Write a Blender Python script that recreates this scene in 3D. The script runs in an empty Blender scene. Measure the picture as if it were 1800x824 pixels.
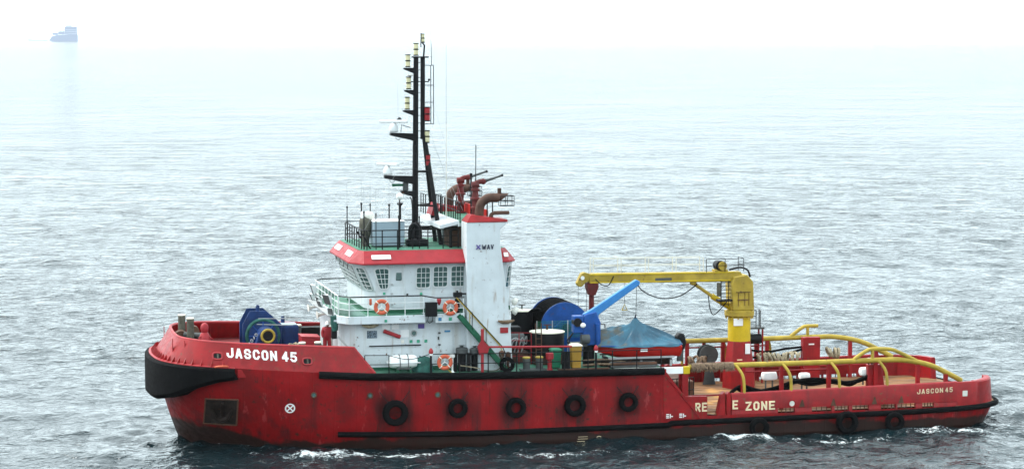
import bpy, bmesh, math, random
import numpy as np
from mathutils import Vector, Matrix
random.seed(7); np.random.seed(7)
S = bpy.context.scene; COL = S.collection; R = math.radians; PI = math.pi

# ------------------------------------------------------------------ camera
# metres; x runs aft along the tug from its stem, y to starboard (away from the camera), z up from the waterline
cam_d = bpy.data.cameras.new('camera'); cam = bpy.data.objects.new('camera', cam_d); COL.objects.link(cam); S.camera = cam
cam_d.sensor_width = 36; cam_d.lens = 82.0; cam_d.clip_start = 1; cam_d.clip_end = 90000
cam.location = (-9.43, -127.89, 21.9)
cam.rotation_euler = (R(90 - 4.80), 0, R(-13))

# ------------------------------------------------------------------ sky, sun, exposure
SUN_EL, SUN_AZ = 52, 305      # degrees; azimuth clockwise from +y
w = bpy.data.worlds.new('World'); S.world = w; w.use_nodes = True
nt = w.node_tree; nt.nodes.clear()
sky = nt.nodes.new('ShaderNodeTexSky'); sky.sky_type = 'NISHITA'; sky.sun_disc = False
sky.sun_elevation = R(SUN_EL); sky.sun_rotation = R(SUN_AZ); sky.dust_density = 6; sky.air_density = 1.3; sky.ozone_density = 1.0
hs = nt.nodes.new('ShaderNodeHueSaturation'); hs.inputs['Saturation'].default_value = 0.22
mx = nt.nodes.new('ShaderNodeMix'); mx.data_type = 'RGBA'; mx.inputs[0].default_value = 0.65
mx.inputs[7].default_value = (9.2, 11.0, 11.7, 1)      # even overcast veil over the clear sky
bg = nt.nodes.new('ShaderNodeBackground'); bg.inputs[1].default_value = 0.15
ow = nt.nodes.new('ShaderNodeOutputWorld')
nt.links.new(sky.outputs[0], hs.inputs['Color']); nt.links.new(hs.outputs[0], mx.inputs[6])
nt.links.new(mx.outputs[2], bg.inputs[0]); nt.links.new(bg.outputs[0], ow.inputs[0])
sun_d = bpy.data.lights.new('sun', 'SUN'); sun_d.energy = 1.5; sun_d.angle = R(12); sun_d.color = (1, .96, .9)
sun = bpy.data.objects.new('sun', sun_d); COL.objects.link(sun)
az, el = R(SUN_AZ), R(SUN_EL)
sv = Vector((math.sin(az)*math.cos(el), math.cos(az)*math.cos(el), math.sin(el)))
sun.rotation_euler = (-sv).to_track_quat('-Z', 'Y').to_euler()
S.view_settings.view_transform = 'Standard'; S.view_settings.look = 'None'; S.view_settings.gamma = 1
S.view_settings.exposure = 0.92; S.view_settings.use_curve_mapping = False
S.cycles.max_bounces = 6; S.cycles.volume_bounces = 1; S.cycles.diffuse_bounces = 3; S.cycles.glossy_bounces = 3

# ------------------------------------------------------------------ materials
def L(nt, a, b): nt.links.new(a, b)
def new_mat(name):
    m = bpy.data.materials.new(name); m.use_nodes = True
    return m, m.node_tree, m.node_tree.nodes['Principled BSDF']
def noise(nt, vec, scale, detail=4, rough=.6, stretch=None):
    if stretch:
        mp = nt.nodes.new('ShaderNodeMapping'); mp.inputs['Scale'].default_value = stretch; L(nt, vec, mp.inputs[0]); vec = mp.outputs[0]
    n = nt.nodes.new('ShaderNodeTexNoise'); n.inputs['Scale'].default_value = scale; n.inputs['Detail'].default_value = detail
    n.inputs['Roughness'].default_value = rough; L(nt, vec, n.inputs['Vector']); return n.outputs['Fac']
def mrange(nt, v, a, b, c=0., d=1., smooth=True):
    n = nt.nodes.new('ShaderNodeMapRange'); n.interpolation_type = 'SMOOTHSTEP' if smooth else 'LINEAR'
    n.inputs[1].default_value = a; n.inputs[2].default_value = b; n.inputs[3].default_value = c; n.inputs[4].default_value = d
    L(nt, v, n.inputs[0]); return n.outputs[0]
def mixc(nt, f, a, b):
    n = nt.nodes.new('ShaderNodeMix'); n.data_type = 'RGBA'
    for s, v in ((0, f), (6, a), (7, b)):
        if isinstance(v, (int, float)): n.inputs[s].default_value = v
        elif isinstance(v, tuple): n.inputs[s].default_value = (*v[:3], 1)
        else: L(nt, v, n.inputs[s])
    return n.outputs[2]
def mth(nt, op, a, b=0.):
    n = nt.nodes.new('ShaderNodeMath'); n.operation = op
    for i, v in enumerate((a, b)):
        if isinstance(v, (int, float)): n.inputs[i].default_value = v
        else: L(nt, v, n.inputs[i])
    return n.outputs[0]
def paint(name, col, rough=.5, var=.18, rust=0., streak=0., metal=0., rustcol=(.11, .04, .018), dirt=(.10, .085, .07), scale=1., bump=.15, spec=.25):
    m, t, b = new_mat(name)
    tc = t.nodes.new('ShaderNodeTexCoord').outputs['Object']
    n1 = noise(t, tc, 1.3*scale, 5)
    lo = tuple(c*(1-var) for c in col); hi = tuple(min(1, c*(1+var)) for c in col)
    c = mixc(t, mrange(t, n1, .3, .7), lo, hi)
    if streak:
        n2 = noise(t, tc, 2.2*scale, 4, .6, (1, 1, .12))
        c = mixc(t, mth(t, 'MULTIPLY', mrange(t, n2, .52, .78), streak), c, dirt)
    if streak > .45:      # thin rust runs
        n4 = mth(t, 'MULTIPLY', mrange(t, noise(t, tc, 7*scale, 3, .5, (1, 1, .05)), .62, .72), mrange(t, noise(t, tc, .8, 3), .45, .65))
        c = mixc(t, mth(t, 'MULTIPLY', n4, .7), c, tuple(k*.8 for k in rustcol) if col[1] < .1 else (.26, .17, .11))
    if rust:
        n3 = noise(t, tc, 3.1*scale, 8, .7)
        c = mixc(t, mrange(t, n3, .66-.16*rust, .74-.12*rust), c, rustcol)
    L(t, c, b.inputs['Base Color'])
    L(t, mrange(t, noise(t, tc, 5*scale, 3), .3, .7, max(.05, rough-.1), min(1, rough+.12)), b.inputs['Roughness'])
    b.inputs['Metallic'].default_value = metal; b.inputs['Specular IOR Level'].default_value = spec
    if bump:
        bp = t.nodes.new('ShaderNodeBump'); bp.inputs['Strength'].default_value = bump; bp.inputs['Distance'].default_value = .03
        L(t, noise(t, tc, 2.0*scale, 5), bp.inputs['Height']); L(t, bp.outputs[0], b.inputs['Normal'])
    return m
RED = (.235, .0055, .0075)
M = {}
M['red'] = paint('red_paint', RED, .45, .2, .5, .6, dirt=(.065, .010, .010))
M['red_bright'] = paint('red_enamel', (.40, .014, .010), .45, .12, .08)
M['pink'] = paint('pale_red_paint', (.33, .030, .034), .5, .15, .1, .3, dirt=(.2, .03, .03))  # paler red for cappings, ledge, rims and hatch lid
M['white'] = paint('white_paint', (.53, .57, .59), .45, .06, .28, .5, dirt=(.33, .29, .23))
M['white_clean'] = paint('white_gloss', (.60, .62, .62), .4, .05, 0, .15, dirt=(.5, .47, .4))
M['offwhite'] = paint('weathered_white', (.62, .60, .54), .6, .12, .3, .2)
M['green'] = paint('green_deck_paint', (.05, .16, .105), .6, .3, .45, 0, rustcol=(.12, .10, .07))
M['green_dark'] = paint('dark_green_paint', (.012, .085, .045), .5, .2, .1)
M['tarp_green'] = paint('green_tarpaulin', (.02, .085, .07), .6, .4, .0, scale=2)
M['black'] = paint('black_paint', (.008, .008, .009), .5, .3, .12, spec=.15)
M['rubber'] = paint('black_rubber', (.0045, .0045, .005), .85, .35, 0, .3, dirt=(.014, .013, .012), bump=.4, spec=.07)
M['yellow'] = paint('yellow_paint', (.35, .245, .032), .55, .2, .4, .6, rustcol=(.13, .075, .03), dirt=(.24, .17, .05))
M['yellow_bright'] = paint('bright_yellow_paint', (.52, .36, .012), .45, .12, .15, .35, dirt=(.35, .25, .03))
M['blue'] = paint('blue_paint', (.010, .062, .245), .45, .25, .2, .25, dirt=(.02, .05, .12))
M['blue_dark'] = paint('dark_blue_paint', (.006, .026, .10), .5, .4, .3, .3, dirt=(.015, .02, .03), rustcol=(.03, .04, .05))
M['blue_light'] = paint('light_blue_paint', (.04, .19, .46), .4, .12, .12, .2)
M['orange'] = paint('lifebuoy_orange', (.50, .10, .05), .55, .2)
M['wood'] = None
M['shade_dark'] = paint('shade_dark_steel', (.020, .014, .012), .8, .5, .3, .3, bump=.4, spec=.1)  # near-black holds the shade of the anchor recess and under the boat
M['monitor_red'] = paint('rusty_red_paint', (.11, .014, .014), .6, .3, .6, .3, rustcol=(.06, .022, .014))
M['roof_red'] = paint('roof_red_paint', (.27, .016, .022), .5, .15, .1, .25, dirt=(.16, .02, .02))
M['pale_green'] = paint('pale_green_paint', (.26, .38, .32), .6, .15, .15, .2, dirt=(.2, .22, .18))
M['rust'] = paint('rusty_steel', (.085, .040, .025), .8, .45, .4, .2, bump=.4)
M['brown'] = paint('brown_heat_stained_steel', (.075, .037, .026), .7, .4, .2)
M['grey'] = paint('grey_paint', (.25, .31, .36), .5, .06, .0, .1, dirt=(.3, .28, .25))
M['dgrey'] = paint('dark_grey_paint', (.06, .065, .065), .6, .3, .3)
M['khaki'] = paint('khaki_canvas', (.085, .080, .062), .85, .3, scale=3)
M['rope'] = paint('tan_rope', (.30, .25, .17), .95, .4, scale=6, bump=.8)
M['rope_dark'] = paint('dirty_rope', (.15, .10, .065), .95, .5, scale=6, bump=.8)
M['cream'] = paint('cream_lettering', (.70, .56, .36), .6, .15, .35, rustcol=(.30, .09, .05))
M['letter_white'] = paint('white_lettering', (.80, .80, .78), .5, .06, .12, .1)
M['navy'] = paint('navy_print', (.018, .02, .045), .5, .1)
M['purple'] = paint('purple_print', (.10, .07, .25), .5, .1)
M['lamp'] = paint('lamp_lens', (.60, .55, .34), .25, .15)
M['skin'] = paint('skin', (.12, .06, .04), .6, .1)
M['paper'] = paint('white_notice', (.70, .70, .70), .6, .06)
M['notice_dark'] = paint('printed_notice', (.10, .13, .16), .5, .9, scale=9)
M['sign_green'] = paint('green_sign', (.05, .27, .17), .5, .4, scale=8)
M['sign_blue'] = paint('blue_sign', (.05, .18, .33), .5, .4, scale=8)
M['sign_red'] = paint('red_sign', (.29, .020, .026), .5, .12)
M['lid'] = paint('cream_lid', (.66, .62, .50), .6, .1, .2, .1)
M['bin_yellow'] = paint('ochre_plastic', (.34, .19, .03), .5, .15)
M['bin_green'] = paint('green_plastic', (.02, .17, .09), .5, .15)
M['steel'] = paint('galvanised_steel', (.33, .34, .34), .5, .15, .2)
M['far'] = paint('hazed_ship_paint', (.13, .18, .34), .7, .2)  # haze blue put into the ship's own colour
M['far_white'] = paint('hazed_ship_white', (.45, .5, .6), .7, .2)  # pale haze tone put into the colour
m, t, b = new_mat('window_glass'); b.inputs['Base Color'].default_value = (.035, .085, .078, 1); b.inputs['Roughness'].default_value = .06
b.inputs['IOR'].default_value = 1.55; b.inputs['Specular IOR Level'].default_value = .8; M['glass'] = m
# wooden aft deck, rusty and oil stained
m, t, b = new_mat('aft_deck_timber'); tc = t.nodes.new('ShaderNodeTexCoord').outputs['Object']
c = mixc(t, mrange(t, noise(t, tc, .9, 6, .65, (.5, 1.2, 1)), .32, .68), (.25, .112, .034), (.11, .048, .02))
c = mixc(t, mrange(t, noise(t, tc, 1.7, 6, .7), .55, .72), c, (.085, .05, .03))
c = mixc(t, mrange(t, noise(t, tc, .35, 3), .56, .7), c, (.42, .20, .045))
L(t, c, b.inputs['Base Color']); b.inputs['Roughness'].default_value = .75; M['wood'] = m
# hull shell: red topsides, dark weedy boot-topping with a ragged edge
m, t, b = new_mat('hull_paint'); tc = t.nodes.new('ShaderNodeTexCoord').outputs['Object']
sx = t.nodes.new('ShaderNodeSeparateXYZ'); L(t, tc, sx.inputs[0])
base = mixc(t, mrange(t, noise(t, tc, .7, 5), .3, .7), tuple(c*.85 for c in RED), tuple(c*1.12 for c in RED))
st = mrange(t, noise(t, tc, 1.6, 5, .6, (1, 1, .10)),   .46, .70)
low = mrange(t, sx.outputs[2], .6, 3.8, .95, .35, False)
base = mixc(t, mth(t, 'MULTIPLY', st, low), base, (.05, .010, .010))
base = mixc(t, mth(t, 'MULTIPLY', mrange(t, noise(t, tc, .33, 6, .62), .50, .66), .55), base, (.085, .010, .010))
runs = mth(t, 'MULTIPLY', mrange(t, noise(t, tc, 5.5, 3, .5, (1, 1, .045)), .60, .70), mrange(t, noise(t, tc, .5, 3), .42, .62))
base = mixc(t, mth(t, 'MULTIPLY', runs, .75), base, (.045, .014, .010))
base = mixc(t, mrange(t, noise(t, tc, 2.4, 9, .72), .58, .655), base, (.05, .018, .012))
base = mixc(t, mth(t, 'MULTIPLY', mrange(t, noise(t, tc, 1.1, 7, .7, (1.6, 1, .5)), .60, .66), .5), base, (.36, .06, .06))
rubn = mrange(t, noise(t, tc, 1.4, 6, .65, (1, 1, .35)), .34, .60)
for xt, zt_, wx in ((12.25, 1.9, 1.2), (15.68, 2.1, 1.0), (18.88, 2.0, 1.0), (22.18, 2.0, 1.1), (25.2, 2.1, 1.0)):   # rubbed-off rubber round the hanging tyres
    dd = mth(t, 'SQRT', mth(t, 'ADD', mth(t, 'POWER', mth(t, 'MULTIPLY', mth(t, 'SUBTRACT', sx.outputs[0], xt-23.5), 1/wx), 2.), mth(t, 'POWER', mth(t, 'MULTIPLY', mth(t, 'SUBTRACT', sx.outputs[2], zt_), .72), 2.)))
    base = mixc(t, mth(t, 'MULTIPLY', mth(t, 'MULTIPLY', mrange(t, dd, .5, 1.35, 1., 0.), rubn), .8), base, (.022, .008, .008))
fc = t.nodes.new('ShaderNodeFloatCurve'); cv = fc.mapping.curves[0]
for p, q in ((.0, .62), (.05, .58), (.09, .36), (.15, .16), (.19, .12), (.21, .22), (.30, .26), (.60, .34), (1, .20)):
    if p in (0., 1): cv.points[0 if p == 0 else -1].location = (p, q)
    else: cv.points.new(p, q)
fc.mapping.update(); L(t, mth(t, 'DIVIDE', mth(t, 'ADD', sx.outputs[0], 23.5), 48.), fc.inputs[1])
lim = mth(t, 'MULTIPLY', fc.outputs[0], 2.)
edge = mth(t, 'ADD', mth(t, 'SUBTRACT', sx.outputs[2], lim), mth(t, 'MULTIPLY', mth(t, 'SUBTRACT', noise(t, tc, 1.1, 6, .6, (.5, .5, 1)), .5), 1.1))
base = mixc(t, mrange(t, edge, -.12, .12, 1, 0), base, mixc(t, noise(t, tc, 3, 5), (.035, .010, .008), (.018, .014, .011)))
b.inputs['Specular IOR Level'].default_value = .2; L(t, base, b.inputs['Base Color']); L(t, mrange(t, noise(t, tc, 3, 4), .3, .7, .35, .6), b.inputs['Roughness'])
bp = t.nodes.new('ShaderNodeBump'); bp.inputs['Strength'].default_value = .6; bp.inputs['Distance'].default_value = .09
L(t, mth(t, 'ADD', noise(t, tc, .8, 3), mth(t, 'MULTIPLY', mrange(t, mth(t, 'PINGPONG', sx.outputs[0], .6), .0, .05, 1, 0), .12)), bp.inputs['Height']); L(t, bp.outputs[0], b.inputs['Normal']); M['hull'] = m
# blue tarpaulin with brown stains
m, t, b = new_mat('blue_tarpaulin'); tc = t.nodes.new('ShaderNodeTexCoord').outputs['Object']
c = mixc(t, mrange(t, noise(t, tc, 1.2, 5), .3, .7), (.004, .045, .080), (.014, .105, .165))
sx = t.nodes.new('ShaderNodeSeparateXYZ'); L(t, tc, sx.inputs[0])
g = mth(t, 'ADD', noise(t, tc, .9, 6, .6), mrange(t, sx.outputs[0], -2.5, 1.5, .10, -.16, False))
c = mixc(t, mrange(t, g, .50, .66), c, (.06, .06, .048)); L(t, c, b.inputs['Base Color']); b.inputs['Roughness'].default_value = .45
M['tarp'] = m

# ------------------------------------------------------------------ mesh helpers
ORG = {}
def vec(p): return Vector((float(p[0]), float(p[1]), float(p[2])))
class MB:
    def __init__(s): s.v = []; s.f = []; s.mi = []; s.m = 0
    def add(s, vs, fs):
        o = len(s.v); s.v += [tuple(map(float, p)) for p in vs]
        for f in fs: s.f.append(tuple(i+o for i in f)); s.mi.append(s.m)
        return s
    def box(s, x0, x1, y0, y1, z0, z1):
        return s.add([(x, y, z) for z in (z0, z1) for x, y in ((x0, y0), (x1, y0), (x1, y1), (x0, y1))],
                     [(3, 2, 1, 0), (4, 5, 6, 7), (0, 1, 5, 4), (1, 2, 6, 5), (2, 3, 7, 6), (3, 0, 4, 7)])
    def obox(s, c, size, rot=None):
        c = vec(c); q = rot if rot is not None else Matrix.Identity(3); a = [k/2 for k in size]
        vs = [c + q @ Vector((sx*a[0], sy*a[1], sz*a[2])) for sz in (-1, 1) for sx, sy in ((-1, -1), (1, -1), (1, 1), (-1, 1))]
        return s.add(vs, [(3, 2, 1, 0), (4, 5, 6, 7), (0, 1, 5, 4), (1, 2, 6, 5), (2, 3, 7, 6), (3, 0, 4, 7)])
    def bar(s, p0, p1, wd, ht, up=(0, 0, 1)):
        p0, p1 = vec(p0), vec(p1); d = (p1-p0); ln = d.length; d.normalize(); u = vec(up)
        sd = d.cross(u)
        if sd.length < 1e-4: sd = d.cross(Vector((0, 1, 0)))
        sd.normalize(); u = sd.cross(d)
        return s.obox((p0+p1)/2, (ln, wd, ht), Matrix((d, sd, u)).transposed())
    def prism(s, poly, axis, a0, a1):
        n = len(poly)
        def P(p, a): return {'x': (a, p[0], p[1]), 'y': (p[0], a, p[1]), 'z': (p[0], p[1], a)}[axis]
        return s.add([P(p, a0) for p in poly] + [P(p, a1) for p in poly],
                     [tuple(range(n))[::-1], tuple(range(n, 2*n))] + [(i, (i+1) % n, n+(i+1) % n, n+i) for i in range(n)])
    def loft(s, rings, closed=True, cap=True):
        n = len(rings[0]); vs = [p for r in rings for p in r]; fs = []
        for k in range(len(rings)-1):
            for i in range(n if closed else n-1):
                j = (i+1) % n; fs.append((k*n+i, k*n+j, (k+1)*n+j, (k+1)*n+i))
        if cap and closed: fs += [tuple(range(n))[::-1], tuple(range((len(rings)-1)*n, len(rings)*n))]
        return s.add(vs, fs)
    def tube(s, pts, r, n=8, cap=True):
        pts = [vec(p) for p in pts]; rs = r if isinstance(r, (list, tuple)) else [r]*len(pts)
        d0 = (pts[1]-pts[0]).normalized(); a = d0.cross(Vector((0, 0, 1)))
        if a.length < .05: a = d0.cross(Vector((0, 1, 0)))
        a.normalize(); rings = []
        for i, p in enumerate(pts):
            d = (pts[min(i+1, len(pts)-1)]-pts[max(i-1, 0)]).normalized()
            a = (a - d*a.dot(d)).normalized(); b2 = d.cross(a)
            rings.append([p + (a*math.cos(k*2*PI/n) + b2*math.sin(k*2*PI/n))*rs[i] for k in range(n)])
        return s.loft(rings, True, cap)
    def cyl(s, p0, p1, r0, r1=None, n=12): return s.tube([p0, p1], [r0, r0 if r1 is None else r1], n)
    def torus(s, c, axis, R0, r, n=28, m=10, sq=1.):
        c = vec(c); ax = vec(axis).normalized(); a = ax.cross(Vector((0, 0, 1)))
        if a.length < .05: a = ax.cross(Vector((1, 0, 0)))
        a.normalize(); b2 = ax.cross(a); vs = []
        for i in range(n):
            t = i*2*PI/n; d = a*math.cos(t)+b2*math.sin(t)
            for k in range(m):
                q = k*2*PI/m; vs.append(c + d*(R0+r*math.cos(q)) + ax*(r*sq*math.sin(q)))
        return s.add(vs, [(i*m+k, ((i+1) % n)*m+k, ((i+1) % n)*m+(k+1) % m, i*m+(k+1) % m) for i in range(n) for k in range(m)])
    def lathe(s, prof, c, axis=(0, 0, 1), n=18):
        c = vec(c); ax = vec(axis).normalized(); a = ax.cross(Vector((0, 1, 0)))
        if a.length < .05: a = ax.cross(Vector((1, 0, 0)))
        a.normalize(); b2 = ax.cross(a)
        return s.loft([[c + ax*h + (a*math.cos(k*2*PI/n)+b2*math.sin(k*2*PI/n))*r for k in range(n)] for r, h in prof])
    def sph(s, c, r, n=14, m=8):
        rr = r if isinstance(r, tuple) else (r, r, r)
        return s.loft([[(c[0]+rr[0]*math.sin(t)*math.cos(k*2*PI/n), c[1]+rr[1]*math.sin(t)*math.sin(k*2*PI/n), c[2]+rr[2]*math.cos(t))
                        for k in range(n)] for t in [max(.03, min(PI-.03, PI*i/m)) for i in range(m+1)]])
    def build(s, name, mat, parent=None, loc=None, smooth=True, bevel=0, ang=35, fix=True):
        org = Vector((0, 0, 0)) if parent is None else ORG[parent.name]
        if parent is None and loc is not None: org = vec(loc)
        me = bpy.data.meshes.new(name)
        me.from_pydata([(p[0]-org[0], p[1]-org[1], p[2]-org[2]) for p in s.v], [], s.f)
        for mm in (mat if isinstance(mat, list) else [mat]): me.materials.append(M[mm] if isinstance(mm, str) else mm)
        if any(s.mi): me.polygons.foreach_set('material_index', s.mi)
        if fix:
            bm = bmesh.new(); bm.from_mesh(me); bmesh.ops.recalc_face_normals(bm, faces=bm.faces); bm.to_mesh(me); bm.free()
        if smooth: me.shade_smooth(); me.set_sharp_from_angle(angle=R(ang))
        o = bpy.data.objects.new(name, me); COL.objects.link(o); ORG[o.name] = org
        if parent is not None: o.parent = parent
        elif loc is not None: o.location = org
        if bevel:
            bv = o.modifiers.new('bevel', 'BEVEL'); bv.width = bevel; bv.segments = 2; bv.limit_method = 'ANGLE'
        return o
def thing(name, label, cat, loc=(0, 0, 0), group=None):
    o = bpy.data.objects.new(name, None); COL.objects.link(o); o.location = loc; o.empty_display_size = .3
    ORG[o.name] = vec(loc); return tag(o, label, cat, group)
def tag(o, label, cat, group=None):
    o['label'] = label; o['category'] = cat
    if group: o['group'] = group
    return o
def copy_tree(o, loc, label=None, parent=None):
    c = o.copy(); COL.objects.link(c); c.parent = parent
    if parent is None: c.location = loc
    if label: c['label'] = label
    ORG[c.name] = vec(loc)
    for ch in o.children: copy_tree(ch, loc, None, c)
    return c
GLYPH = {'J': [[(1, 1), (1, .18), (.75, 0), (.25, 0), (0, .18), (0, .34)]], 'A': [[(0, 0), (.42, 1), (.58, 1), (1, 0)], [(.22, .28), (.78, .28)]],
         'S': [[(1, .78), (.76, 1), (.24, 1), (0, .84), (0, .66), (.24, .52), (.76, .48), (1, .34), (1, .17), (.76, 0), (.24, 0), (0, .22)]],
         'C': [[(1, .76), (.74, 1), (.26, 1), (0, .78), (0, .22), (.26, 0), (.74, 0), (1, .24)]], 'O': [[(.5, 0), (.26, 0), (0, .2), (0, .8), (.26, 1), (.74, 1), (1, .8), (1, .2), (.74, 0), (.5, 0)]],
         'N': [[(0, 0), (0, 1)], [(1, 0), (1, 1)], [(.04, .96), (.96, .04)]], '4': [[(.72, 0), (.72, 1)], [(.68, 1), (0, .34), (0, .28), (1, .28)]],
         '5': [[(.95, 1), (.10, 1), (.04, .56), (.72, .60), (1, .44), (1, .18), (.74, 0), (.26, 0), (0, .18)]], 'R': [[(0, 0), (0, 1), (.72, 1), (1, .86), (1, .62), (.72, .48), (.08, .48)], [(.52, .46), (1, 0)]],
         'E': [[(1, 1), (0, 1), (0, 0), (1, 0)], [(.06, .51), (.82, .51)]], 'Z': [[(0, 1), (1, 1), (1, .94), (0, .06), (0, 0), (1, 0)]], 'W': [[(0, 1), (.22, 0), (.28, 0), (.5, .8), (.72, 0), (.78, 0), (1, 1)]],
         'V': [[(0, 1), (.46, 0), (.54, 0), (1, 1)]], 'M': [[(0, 0), (0, 1), (.5, .3), (1, 1), (1, 0)]], 'U': [[(0, 1), (0, .2), (.26, 0), (.74, 0), (1, .2), (1, 1)]], 'T': [[(0, 1), (1, 1)], [(.5, .9), (.5, 0)]], 'I': [[(.5, 0), (.5, 1)]],
         '2': [[(0, .8), (.26, 1), (.74, 1), (1, .8), (1, .6), (0, .1), (0, 0), (1, 0)]]}
def text(name, s, mat, parent, fmap, stroke=.19, gap=.34, cw=.62, lift=None):
    """block lettering as painted strokes; fmap(u, v) gives the 3D point, u and v run 0..1 over the written box"""
    tot = sum(cw*(1.5 if c == 'W' else .5 if c == ' ' else 1) for c in s)+gap*.5*(len(s)-1); x = 0; mb = MB(); h = stroke/2
    for c in s:
        w_ = cw*(1.5 if c == 'W' else .5 if c == ' ' else 1)
        for si, pl in enumerate(GLYPH.get(c, [])):
            P = [Vector((x+h+p[0]*(w_-stroke), h+p[1]*(1-stroke))) for p in pl]; Q = []
            for a, b2 in zip(P, P[1:]):
                n = max(1, int((b2-a).length/.15))
                Q += [a.lerp(b2, k/n) for k in range(n)]
            Q.append(P[-1]); Lf = []; Rt = []; clo = (P[0]-P[-1]).length < 1e-5
            Q[0] = Q[0]-(Q[1]-Q[0]).normalized()*(0 if clo else h); Q[-1] = Q[-1]+(Q[-1]-Q[-2]).normalized()*(0 if clo else h)
            for i, q in enumerate(Q):
                d0 = (q-Q[i-1]).normalized() if i else (Q[1]-q).normalized(); d1 = (Q[i+1]-q).normalized() if i < len(Q)-1 else d0
                n0 = Vector((-d0.y, d0.x)); n1 = Vector((-d1.y, d1.x)); m_ = (n0+n1); m_ = m_/max(.35, m_.length_squared/2) if m_.length > .1 else n0
                Lf.append(q+m_*h); Rt.append(q-m_*h)
            vs = []
            for q in Lf+Rt: p = vec(fmap(q.x/tot, q.y)); vs.append(p+Vector((0, (-.0015 if p.y < 0 else .0015)*si, 0)))
            k = len(Q); mb.add(vs, [(i, i+1, k+i+1, k+i) for i in range(k-1)])
        x += w_+gap*.5
    return mb.build(name, mat, parent, smooth=False, fix=False)
def flat(o, x0, x1, z0, z1, y):           # map for lettering on a fore-and-aft plane facing port
    return lambda u, v: (x0+(x1-x0)*u, y, z0+(z1-z0)*v)
def catmull(P, sub=6):
    P = np.array(P, float); out = []
    for i in range(len(P)-1):
        p0, p1, p2, p3 = P[max(i-1, 0)], P[i], P[i+1], P[min(i+2, len(P)-1)]
        for k in range(sub):
            t = k/sub; out.append(.5*((2*p1)+(-p0+p2)*t+(2*p0-5*p1+4*p2-p3)*t*t+(-p0+3*p1-3*p2+p3)*t**3))
    out.append(P[-1]); return np.array(out)
def arc(pts, n=8):                          # rounded polyline through 3D points
    return [tuple(p) for p in catmull(pts, n)]
def railing(mb, path, h, nrail, r=.022, step=1.1, rp=None, top=None):
    """posts and rails along a polyline; h is the height above the path"""
    rp = rp or r*1.2
    for i in range(len(path)-1):
        a, b2 = vec(path[i]), vec(path[i+1]); ln = (b2-a).length; n = max(1, round(ln/step))
        for k in range(n+1 if i == len(path)-2 else n):
            p = a.lerp(b2, k/n); mb.cyl(p, p+Vector((0, 0, h)), rp, n=6)
        for q in range(nrail):
            z = h*(nrail-q)/nrail; mb.cyl(a+Vector((0, 0, z)), b2+Vector((0, 0, z)), (top or r) if q == 0 else r, n=6)

# ------------------------------------------------------------------ hull lines (x, half breadth)
KN = [(.10, 0), (.14, 1.2), (.32, 2.5), (.8, 3.6), (1.7, 4.5), (3.2, 5.2), (5.2, 5.65), (7.5, 5.88), (10.2, 5.98), (13, 6), (20, 6), (27.3, 6),
      (27.5, 6), (31, 6), (36, 6), (42, 6), (44.6, 5.98), (46.25, 5.7), (47.3, 4.9), (47.75, 3.5), (47.85, 0)]
WL = [(1.3, 0), (1.5, .45), (1.9, 1.0), (2.5, 1.65), (3.4, 2.45), (4.8, 3.35), (6.6, 4.15), (8.6, 4.75), (11, 5.25), (13.5, 5.6), (20, 5.92), (27.3, 5.97),
      (27.5, 5.97), (31, 5.97), (36, 5.96), (41.9, 5.92), (44.4, 5.85), (45.9, 5.5), (46.8, 4.7), (47.2, 3.4), (47.3, 0)]
TOP = [(.95, 0), (.97, 1.15), (1.05, 2.35), (1.35, 3.25), (2.1, 4.1), (3.4, 4.75), (5.3, 5.15), (7.6, 5.4), (10.1, 5.55)]
kn = catmull(KN); wl = catmull(WL); tp = catmull(TOP)
def zk(x): return float(np.interp(x, [0, 4, 7, 11, 17, 27.3], [4.75, 4.52, 4.32, 4.06, 3.92, 3.85]))
def zd(x): return float(np.interp(x, [0, 8, 9.6, 9.9, 11, 17, 27.3], [4.85, 4.75, 4.72, 4.06, 4.05, 3.91, 3.84]))
def zbt(x): return float(np.interp(x, [1, 5, 10.1], [5.93, 5.71, 5.45]))
def zl(x): return float(np.interp(x, [9, 17, 25, 36, 42, 47.8], [.78, .66, .70, .78, .85, 1.02]))
def ztop_aft(x): return float(np.interp(x, [27, 31, 46, 48], [2.22, 2.28, 2.52, 2.55]))
ZDA = 1.22
_SH = {}
def shell(x, z):                         # half breadth of the side shell at (x, z)
    key = round(z, 3)
    if key not in _SH:
        q = np.array([wl[i]+(kn[i]-wl[i])*(1-(1-max(0., min(1, z/zk(min(kn[i, 0], 27)))))**1.6) for i in range(len(kn)) if kn[i, 0] < 42]); _SH[key] = q
    q = _SH[key]; return float(np.interp(x, q[:, 0], q[:, 1]))
def bulwark_y(x, z):
    a = float(np.interp(x, kn[:, 0], kn[:, 1])); b2 = float(np.interp(x, tp[:, 0], tp[:, 1]))
    s = (z-zk(x))/(zbt(x)-zk(x)); return a + (b2-a)*s

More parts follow.
